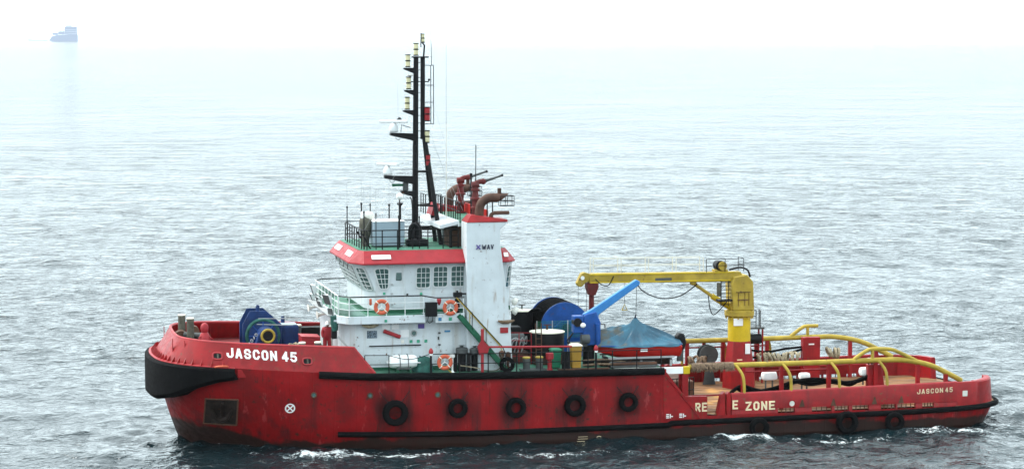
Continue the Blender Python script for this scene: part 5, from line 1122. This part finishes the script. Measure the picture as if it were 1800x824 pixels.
# ------------------------------------------------------------------ deck crane on the aft deck
CX, CY = 34.62, 3.0
CR_ = thing('deck_crane', 'yellow knuckle deck crane on red pedestal with its boom stowed forward', 'crane', (CX, CY, ZDA))
def ringc(r, z, n=24, sx=1.): return [(CX+r*sx*math.cos(a), CY+r*math.sin(a), z) for a in np.linspace(0, 2*PI, n, endpoint=False)]
MB().loft([ringc(1.02, ZDA, 8), ringc(1.0, 2.3, 8), ringc(.90, 2.7, 8), ringc(.70, 4.06, 8)]).build('pedestal', 'red', CR_, smooth=False)
MB().loft([ringc(.67, 4.062), ringc(.67, 5.5)]).build('column', 'yellow_bright', CR_)
MB().loft([ringc(.68, 5.5), ringc(.88, 5.58), ringc(.88, 5.85), ringc(.72, 5.90)]).build('slew_ring', 'yellow', CR_)
for k in range(16):
    a = k*2*PI/16; MB().cyl((CX+.80*math.cos(a), CY+.80*math.sin(a), 5.40), (CX+.80*math.cos(a), CY+.80*math.sin(a), 5.56), .045, n=6).build('bolt', 'yellow', CR_)
hs_ = MB().prism([(34.0, 5.9), (33.92, 7.45), (34.1, 7.9), (34.9, 8.02), (35.28, 7.6), (35.36, 5.9)], 'y', CY-.6, CY+.6).build('crane_housing', 'yellow', CR_, bevel=.06)
mb = MB(); mb.cyl((34.2, CY-.63, 7.0), (35.1, CY-.63, 7.0), .02, n=5)
for x in (34.35, 34.75, 35.0): mb.cyl((x, CY-.63, 6.2), (x, CY-.63, 7.0), .015, n=5)
mb.cyl((34.3, CY-.66, 6.55), (34.95, CY-.66, 6.55), .03, n=6); mb.build('valve_block', 'rust', CR_)
bm_ = MB().prism([(25.35, 7.72), (25.35, 8.22), (25.6, 8.26), (33.2, 8.18), (34.6, 8.18), (34.75, 7.9), (34.3, 7.6), (32.6, 7.60), (25.9, 7.70)], 'y', CY-.26, CY+.26).build('boom', 'yellow', CR_, bevel=.03)
for z in (7.74, 8.20): MB().bar((25.4, CY-.28, z), (34.2, CY-.28, z-.04), .05, .07).build('boom_flange', 'yellow_bright', bm_)
MB().box(29.35, 30.35, CY-.285, CY-.265, 7.76, 7.92).build('boom_plate', 'dgrey', bm_)
hd_ = MB().prism([(24.62, 7.7), (24.72, 7.52), (24.92, 7.50), (25.12, 7.72), (25.4, 7.86), (25.5, 8.22), (25.1, 8.34), (24.9, 8.28)], 'y', CY-.22, CY+.22).build('boom_head', 'yellow', CR_, bevel=.03)
MB().cyl((24.95, CY-.24, 8.02), (24.95, CY+.24, 8.02), .12, n=14).build('sheave', 'letter_white', hd_)
MB().cyl((34.2, CY, 5.95), (32.9, CY, 6.75), .17, n=12).build('luffing_cylinder', 'yellow_bright', CR_); MB().cyl((32.9, CY, 6.75), (31.8, CY, 7.5), .10, n=10).build('luffing_rod', 'yellow', CR_); MB().sph((31.75, CY, 7.56), (.22, .2, .16), 10, 7).build('rod_eye', 'yellow', CR_)
MB().cyl((33.35, CY-.3, 8.55), (33.35, CY+.3, 8.55), .30, n=18).build('hoist_drum', 'black', CR_); MB().cyl((33.45, CY-.42, 8.55), (33.45, CY-.3, 8.55), .26, n=16).build('hoist_motor', 'yellow', CR_); MB().box(33.0, 33.8, CY-.3, CY+.3, 8.2, 8.32).build('hoist_base', 'yellow', CR_)
mb = MB(); railing(mb, [(32.4, CY-.5, 8.2), (34.7, CY-.5, 8.2), (34.7, CY+.5, 8.2)], .78, 2, .018, 1.1); mb.build('hoist_railing', 'black', CR_)
mb = MB(); railing(mb, [(25.6, CY-.22, 8.26), (32.3, CY-.22, 8.2)], .85, 2, .016, 1.6, .022); mb.build('boom_walkway_rail', 'lid', CR_)
mb = MB(); railing(mb, [(25.6, CY+.5, 8.26), (32.3, CY+.5, 8.2)], .85, 2, .016, 1.6, .022); mb.build('boom_walkway_rail', 'lid', CR_)
MB().tube(arc([(33.9, CY-.2, 8.3), (34.6, CY-.2, 8.42), (35.05, CY-.2, 8.25), (35.2, CY-.2, 7.85)], 4), .06, 6).build('hydraulic_hose', 'black', CR_)
MB().tube(arc([(28.2, CY-.3, 7.6), (28.7, CY-.3, 7.1), (29.7, CY-.3, 6.72), (30.8, CY-.3, 6.82), (31.7, CY-.3, 7.35), (31.9, CY-.3, 7.55)], 5), .035, 6).build('hydraulic_hose', 'black', CR_)
MB().tube(arc([(25.7, CY-.32, 7.95), (26.1, CY-.32, 7.6), (26.5, CY-.32, 7.58), (26.8, CY-.32, 8.1)], 5), .03, 6).build('hydraulic_hose', 'black', CR_)
MB().tube(arc([(33.9, CY-.3, 6.6), (33.0, CY-.35, 5.7), (32.7, CY-.35, 6.0), (32.6, CY-.3, 6.8)], 5), .03, 6).build('hydraulic_hose', 'black', CR_)
for x, z in ((24.75, 6.2), (25.25, 5.2)): MB().cyl((x, CY, 7.6), (x, CY, z), .012, n=4).build('hoist_wire', 'black', CR_)
mb = MB(); mb.cyl((27.56, CY, 7.65), (27.56, CY, 6.35), .012, n=4); mb.build('hoist_wire', 'black', CR_); MB().tube([(27.4, CY, 6.05), (27.56, CY, 6.4), (27.72, CY, 6.05), (27.4, CY, 6.05)], .03, 6).build('hook', 'yellow', CR_)
pk = MB().box(33.05, 33.9, CY-.9, CY-.3, 6.5, 6.6).build('operator_step', 'black', CR_)
mb = MB()
for z in np.arange(6.3, 7.7, .22): mb.cyl((33.25, CY-.7, z), (33.85, CY-.7, z), .02, n=5)
mb.cyl((33.25, CY-.7, 6.2), (33.25, CY-.7, 7.7), .035, n=6); mb.cyl((33.7, CY-.7, 6.2), (33.7, CY-.7, 7.7), .025, n=6); mb.build('crane_ladder', 'black', CR_); MB().cyl((33.1, CY-.7, 6.8), (33.1, CY-.7, 7.6), .12, n=10).build('crane_lamp', 'khaki', CR_)
MB().cyl((25.55, CY, 7.70), (25.55, CY, 3.84), .15, .17, n=12).build('boom_rest', 'monitor_red', CR_); MB().prism([(25.38, 7.0), (25.22, 7.45), (25.22, 7.72), (25.9, 7.72), (25.9, 7.45), (25.72, 7.0)], 'y', CY-.3, CY+.3).build('rest_saddle', 'monitor_red', CR_)
MB().box(34.05, 34.62, CY-.705, CY-.66, 5.02, 5.45).build('notice_plate', 'paper', CR_); MB().box(34.75, 35.05, CY-.79, CY-.74, 3.35, 3.95).build('notice_sheet', 'paper', CR_)
MB().box(34.2, 34.5, CY-.98, CY-.93, 3.0, 3.06).build('stencil_line', 'cream', CR_)
# access platform beside the crane
AP = thing('access_platform', 'small grey platform with black railing beside the yellow crane column', 'platform', (36.0, 4.6, ZDA))
MB().box(35.2, 36.6, 4.1, 5.0, 4.55, 4.65).build('floor', 'dgrey', AP)
mb = MB(); railing(mb, [(35.2, 4.1, 4.65), (36.05, 4.1, 4.65)], 1.05, 3, .022, .9); mb.build('railing', 'black', AP); mb = MB(); railing(mb, [(36.35, 4.2, 4.65), (36.55, 5.0, 4.65)], 1.0, 3, .022, .9, .03); mb.build('railing', 'black', AP)
for x, y in ((35.3, 4.2), (36.5, 4.2), (35.3, 4.9), (36.5, 4.9)): MB().cyl((x, y, ZDA), (x, y, 4.55), .06, n=8).build('leg', 'red', AP)
MB().cyl((35.6, 4.3, 3.95), (36.4, 4.3, 3.95), .3, n=16).build('hose_drum', 'black', AP)

# ------------------------------------------------------------------ davit with rescue boat
DV = thing('davit', 'light blue davit with raised arm standing beside the rescue boat', 'davit', (23.6, -3.9, 3.86))
MB().cyl((23.5, -4.1, 3.86), (23.5, -4.1, 5.1), .34, .30, n=18).build('pedestal', 'black', DV)
MB().prism([(23.1, 5.05), (23.05, 6.2), (23.2, 6.75), (23.85, 6.9), (24.1, 6.3), (24.05, 5.05)], 'y', -4.45, -3.75).build('post', 'blue', DV, bevel=.05)
MB().prism([(23.2, 6.45), (23.18, 6.78), (23.6, 6.98), (26.18, 8.60), (26.40, 8.50), (26.36, 8.30), (24.05, 6.72), (23.95, 6.3)], 'y', -4.26, -3.94).build('arm', 'blue_light', DV, bevel=.04)
MB().cyl((23.92, -4.5, 5.0), (23.92, -4.5, 6.25), .15, n=12).build('ram', 'blue', DV)
MB().box(22.55, 23.1, -4.5, -3.9, 5.75, 6.7).build('winch_housing', 'blue', DV, bevel=.05); MB().cyl((22.75, -4.6, 6.35), (22.75, -4.1, 6.35), .24, n=14).build('winch_motor', 'black', DV); MB().cyl((22.9, -4.75, 5.45), (23.35, -4.75, 5.45), .26, n=14).build('gear_case', 'dgrey', DV)
MB().sph((23.02, -4.7, 6.2), (.16, .14, .14), 10, 7).build('white_lamp', 'letter_white', DV); MB().box(22.4, 23.3, -4.6, -3.8, 5.0, 5.2).build('bracket', 'dgrey', DV)
MB().cyl((26.25, -4.1, 8.3), (26.2, -4.1, 6.5), .014, n=5).build('fall_wire', 'black', DV)
for k in range(2): MB().tube(arc([(22.6, -4.2, 5.75), (22.3-.1*k, -4.4, 5.3), (22.6, -4.5, 4.9), (23.2, -4.5, 4.8)], 5), .035, 6).build('hose', 'black', DV)
RB = thing('rescue_boat', 'red rescue boat under a peaked blue tarpaulin hanging on the davit', 'boat', (26.2, -4.0, 4.4))
mb = MB(); rg = []
for f in np.linspace(0, 1, 15):              # red rigid hull, bow forward behind the davit, stern aft
    x = 23.85+4.75*f; bw_ = 1.02*(1-(1-min(1, f/.45))**2.2)**.6 if f < .45 else 1.02; bw_ = max(bw_, .06); kz = 4.26+.5*(1-min(1, f/.35))**2
    rg.append([(x, -4.0-bw_*.97, 5.0), (x, -4.0-bw_*1.08, 4.90), (x, -4.0-bw_*1.0, 4.62), (x, -4.0-bw_*.7, kz+.08), (x, -4.0, kz), (x, -4.0+bw_*.7, kz+.08), (x, -4.0+bw_*1.0, 4.62), (x, -4.0+bw_*1.08, 4.90), (x, -4.0+bw_*.97, 5.0)])
mb.loft(rg).build('boat_hull', 'red_bright', RB)
mb = MB(); NX = 56; NV = 40; rg = []
for i in range(NX+1):
    x = 23.80+4.92*i/NX; zr = float(np.interp(x, [23.8, 24.4, 25.2, 25.8, 26.2, 26.5, 27.0, 27.8, 28.5, 28.72], [5.80, 5.93, 6.02, 6.12, 6.26, 6.12, 5.92, 5.58, 5.24, 5.12])); f = (x-23.8)/4.92
    hw = 1.22*min(1., (max(f, .0)/.30+.25)**.5)*(1-.35*max(0, f-.93)/.07); row = []
    for k in range(NV+1):
        v = -1+2*k/NV; a_ = abs(v); z = 5.06+(zr-5.06)*(1-a_)**(1.15+.5*(1-abs(x-26.2)/2.6))
        rr = math.hypot((x-26.2)/2.5, v); ang_ = math.atan2(v, (x-26.2)/2.5)
        z += .30*math.exp(-(rr/.09)**1.2) + (.075*math.sin(13*ang_+.8)+.055*math.sin(23*ang_+2)+.03*math.sin(37*ang_))*min(1, rr*2.2)*(1-a_**3)
        z += .035*math.sin(x*5.3+v*3)*a_*(1-a_)*2
        yy = -4.0+hw*v
        if a_ > .96: z = 5.06-.10-.03*math.sin(x*4.1)
        row.append((x, yy, z))
    rg.append(row)
mb.loft(rg, False, False).build('tarpaulin_cover', 'tarp', RB, ang=80)
MB().tube([(26.2, -4.0, 6.45), (26.2, -4.05, 6.66)], [.06, .02], 8).build('cover_peak', 'navy', RB)
MB().tube([(23.95, -5.06, 5.06), (26.0, -5.12, 5.02), (28.6, -5.08, 5.06)], .03, 6).build('gunwale_rope', 'blue', RB)
MB().box(26.2, 26.6, -5.10, -5.06, 4.7, 4.85).build('hull_plate', 'letter_white', RB)
om_ = MB().prism([(28.55, 4.85), (28.5, 5.35), (28.7, 5.55), (29.0, 5.5), (29.12, 5.0), (29.0, 4.6), (28.7, 4.6)], 'y', -4.25, -3.75).build('outboard_motor', 'black', RB, bevel=.08); MB().prism([(28.7, 4.6), (28.62, 3.95), (28.95, 3.95), (29.0, 4.6)], 'y', -4.1, -3.9).build('motor_leg', 'dgrey', RB, bevel=.03)
pst = thing('pipe_stack', 'dark stack of pipes lying on deck under the red rescue boat', 'pipes', (26, -5.3, 3.86))
for k in range(7): MB().cyl((24.4+.15*(k % 3), -5.45+.17*(k % 4), 3.95+.15*(k//4)), (27.0-.2*(k % 2), -5.45+.17*(k % 4), 3.95+.15*(k//4)), .08, n=8).build('pipe', ('dgrey', 'rust', 'black')[k % 3], pst)
ck = thing('boat_cradle', 'grey steel cradle rails carrying the red rescue boat', 'cradle', (26.2, -4.0, 3.86))
for y in (-4.9, -3.1): MB().box(24.4, 28.2, y-.05, y+.05, 4.30, 4.40).build('rail', 'steel', ck)
MB().box(24.1, 28.2, -4.55, -3.45, 3.88, 4.17).build('under_boat_shade', 'shade_dark', ck)  # dark block added to stand for the shade under the boat
for x in (24.6, 26.3, 28.0):
    MB().box(x-.05, x+.05, -4.95, -3.05, 4.18, 4.29).build('cross_beam', 'dgrey', ck)
    for y in (-4.9, -3.1): MB().box(x-.05, x+.05, y-.05, y+.05, 3.84, 4.18).build('leg', 'steel', ck)
for x in (27.9, 28.25):  # rack behind the boat overhanging the break
    MB().box(x-.04, x+.04, -4.9, -3.1, 3.4, 3.5).build('overhang_beam', 'steel', ck)
# white boarding beam with a yellow end on a red post at the break
WB = thing('boarding_beam', 'white beam with yellow end on a red post at the deck step', 'beam', (28.5, -5.75, 2.2))
MB().box(24.9, 28.42, -5.88, -5.62, 3.52, 3.88).build('beam', 'letter_white', WB, bevel=.02); MB().box(28.43, 28.80, -5.89, -5.61, 3.50, 3.90).build('beam_end', 'yellow_bright', WB, bevel=.02); MB().box(28.38, 28.72, -5.85, -5.6, 2.2, 3.49).build('post', 'red', WB, bevel=.02)

# ------------------------------------------------------------------ loose things along the aft rails
def chafe(x0, x1, y, z, label):
    o = tag(MB().build('chafing_mat', 'rope_dark', None, ((x0+x1)/2, y, z)) if False else thing('chafing_mat', label, 'rope mat', ((x0+x1)/2, y, z)), label, 'rope mat'); g = np.random.RandomState(int(x0*7))
    mb = MB(); mb.tube([(x, y, z) for x in np.linspace(x0, x1, 6)], .20, 10); mb.build('wrap', 'rope_dark', o)
    mb = MB()
    for k in range(150):
        x = x0+(x1-x0)*g.rand(); s = 1 if g.rand() < .3 else -1; ln = .05+.16*g.rand()
        mb.tube([(x, y+s*.19, z+.05), (x+.05*g.randn(), y+s*(.24+.05*g.rand()), z-.1), (x+.08*g.randn(), y+s*(.22+.06*g.rand()), z-.12-ln)], [.035, .03, .015], 4)
    f = mb.build('strands', 'rope_dark', o); f['kind'] = 'stuff'
chafe(29.05, 31.5, -5.25, 3.80, 'frayed brown rope mat wrapped round the near yellow rail')
def rope_coil(x0, x1, y, z, r, mat, label):
    o = thing('rope_coil', label, 'rope', ((x0+x1)/2, y, z-r)); n = max(3, int((x1-x0)/.17)); g = np.random.RandomState(int(x0*11))
    for k in range(n):
        x = x0+(x1-x0)*(k+.5)/n; MB().torus((x, y+.05*g.randn(), z+.04*g.randn()), (1, .35*g.randn(), .3*g.randn()), r*(.8+.3*g.rand()), .085, 18, 7).build('turn', mat, o)
rope_coil(36.3, 38.9, 4.4, 2.72, .30, 'rope', 'large coiled tan hawser hung along the far rail by the red cabinet'); rope_coil(40.9, 41.7, 4.9, 2.82, .26, 'rope', 'small tan rope coil aft of the red cabinet'); rope_coil(31.9, 33.0, 4.3, 2.72, .26, 'rope_dark', 'brown rope coil on the far rail forward of the crane')
def float_(x, y, z, s, label, lens=True):
    o = thing('marker_buoy', label, 'buoy', (x, y, z-.3)); mb = MB(); rg = []
    for f in np.linspace(-1, 1, 11):
        e = max(.02, 1-abs(f)**5)**.4; rg.append([(x+.46*s*f, y+.28*s*e*math.copysign(abs(math.cos(a))**.6, math.cos(a)), z+.26*s*e*math.copysign(abs(math.sin(a))**.6, math.sin(a))) for a in np.linspace(0, 2*PI, 16, endpoint=False)])
    mb.loft(rg).build('float', 'letter_white', o)
    for dx in (-.2, .2): MB().cyl((x+dx*s, y, z-.2*s), (x+dx*s, y, z-.75), .05, n=8).build('stand_leg', 'dgrey', o)
float_(33.85, -4.6, 3.05, 1., 'white rounded float box under the near rail beside the second bracket'); float_(39.65, -4.6, 3.10, .95, 'white rounded float box under the hoop of the near rail')
float_(39.75, -4.95, 3.80, .5, 'small white float sitting on top of the near yellow rail'); float_(36.2, -3.9, 2.85, .75, 'white float lying low between the two white float boxes')
for pts, lb in (([(31.9, -5.0, 2.5), (32.6, -5.0, 2.25), (33.9, -5.0, 2.4), (35.2, -5.0, 2.75), (36.5, -5.0, 2.85), (38.2, -5.0, 2.6), (39.2, -5.0, 2.75), (39.7, -5.0, 3.0)], 'thick black hose sagging along inside of the near rail'),
                ([(35.2, -4.85, 2.85), (36.2, -4.85, 2.6), (37.6, -4.85, 2.72), (38.6, -4.85, 2.5), (39.5, -4.85, 2.8), (40.6, -4.9, 2.2), (41.3, -4.95, 1.6)], 'second black hose drooping to deck by the red frame'),
                ([(31.2, -5.05, 2.05), (32.0, -5.05, 2.6), (33.0, -5.05, 2.35), (34.0, -5.0, 2.2), (35.0, -5.0, 2.5)], 'short black hose behind the gate post')):
    o = thing('deck_hose', lb, 'hose', pts[0])
    for k in range(2): MB().tube(arc([(p[0], p[1]+.08*k, p[2]-.12*k) for p in pts], 6), .075, 8).build('hose_run', 'rubber', o)
for pts, lb in (([(35.7, 4.9, 3.25), (37.0, 4.9, 3.05), (38.2, 4.9, 3.2), (39.3, 4.8, 3.3)], 'black hose strung between crane platform and red cabinet'), ([(35.9, 4.8, 2.8), (37.1, 4.8, 2.65), (38.4, 4.8, 2.95), (39.2, 4.8, 3.15)], 'lower black hose looping above the coiled hawser')):
    tag(MB().tube(arc(pts, 6), .07, 8).build('deck_hose', 'rubber', None, pts[0]), lb, 'hose')
HD = thing('hose_drum', 'dark round drum of hose left of the crane pedestal', 'drum', (33.2, 4.6, 2.4))
for y in (4.4, 4.9): MB().cyl((33.2, y-.03, 3.05), (33.2, y+.03, 3.05), .58, n=22).build('flange', 'dgrey', HD)
MB().cyl((33.2, 4.4, 3.05), (33.2, 4.9, 3.05), .45, n=20).build('wound_hose', 'rubber', HD); MB().prism([(32.8, ZDA), (33.1, 3.05), (33.3, 3.05), (33.6, ZDA)], 'y', 4.28, 4.34).build('stand', 'dgrey', HD)

# ------------------------------------------------------------------ distant ships, kilometres off in the haze
FS = thing('offshore_ship', 'hazy blue grey offshore ship far away on the horizon', 'ship', (568, 15200, 0))
def fx(x): return 568+x*3.72
MB().prism([(fx(-25), 8), (fx(-18), -2), (fx(24), -2), (fx(24.5), 45), (fx(10), 45), (fx(-12), 42), (fx(-20), 34), (fx(-22), 22)], 'y', 15200, 15228).build('hull', 'far', FS, smooth=False)
MB().box(fx(2), fx(23), 15203, 15225, 45.2, 96).build('superstructure', 'far', FS); MB().box(fx(4), fx(14), 15206, 15220, 96.2, 106).build('bridge', 'far_white', FS)
MB().box(fx(-9), fx(1.6), 15205, 15222, 45.2, 66).build('deck_module', 'far', FS); MB().box(fx(-19), fx(-9.5), 15206, 15222, 42.2, 58).build('fore_module', 'far', FS)
MB().cyl((fx(0.5), 15214, 45), (fx(0.5), 15214, 132), 2.0, .8, n=6).build('mast', 'far', FS); MB().cyl((fx(-6), 15214, 66), (fx(-5), 15214, 92), 1.6, n=6).build('crane_post', 'far', FS)
MB().bar((fx(-18), 15214, 84), (fx(-8), 15214, 82), 2, 2).build('jib', 'far', FS); MB().cyl((fx(-18), 15214, 58), (fx(-18), 15214, 84), 1.2, n=6).build('jib_post', 'far', FS)
for k in range(3): MB().box(fx(3), fx(22.6), 15202.2, 15202.8, 52+11*k, 55+11*k).build('window_row', 'far_white', FS)
FB = thing('distant_boat', 'faint small vessel with one thin mast left of the hazy ship', 'ship', (470, 18300, 0))
MB().prism([(420, 0), (410, 18), (470, 12), (560, 14), (570, 0)], 'y', 18300, 18320).build('hull', 'far_white', FB, smooth=False)
MB().cyl((420, 18310, 12), (420, 18310, 95), 2.2, n=6).build('mast', 'far_white', FB); MB().bar((420, 18310, 40), (520, 18310, 20), 2, 2.5).build('derrick', 'far_white', FB)
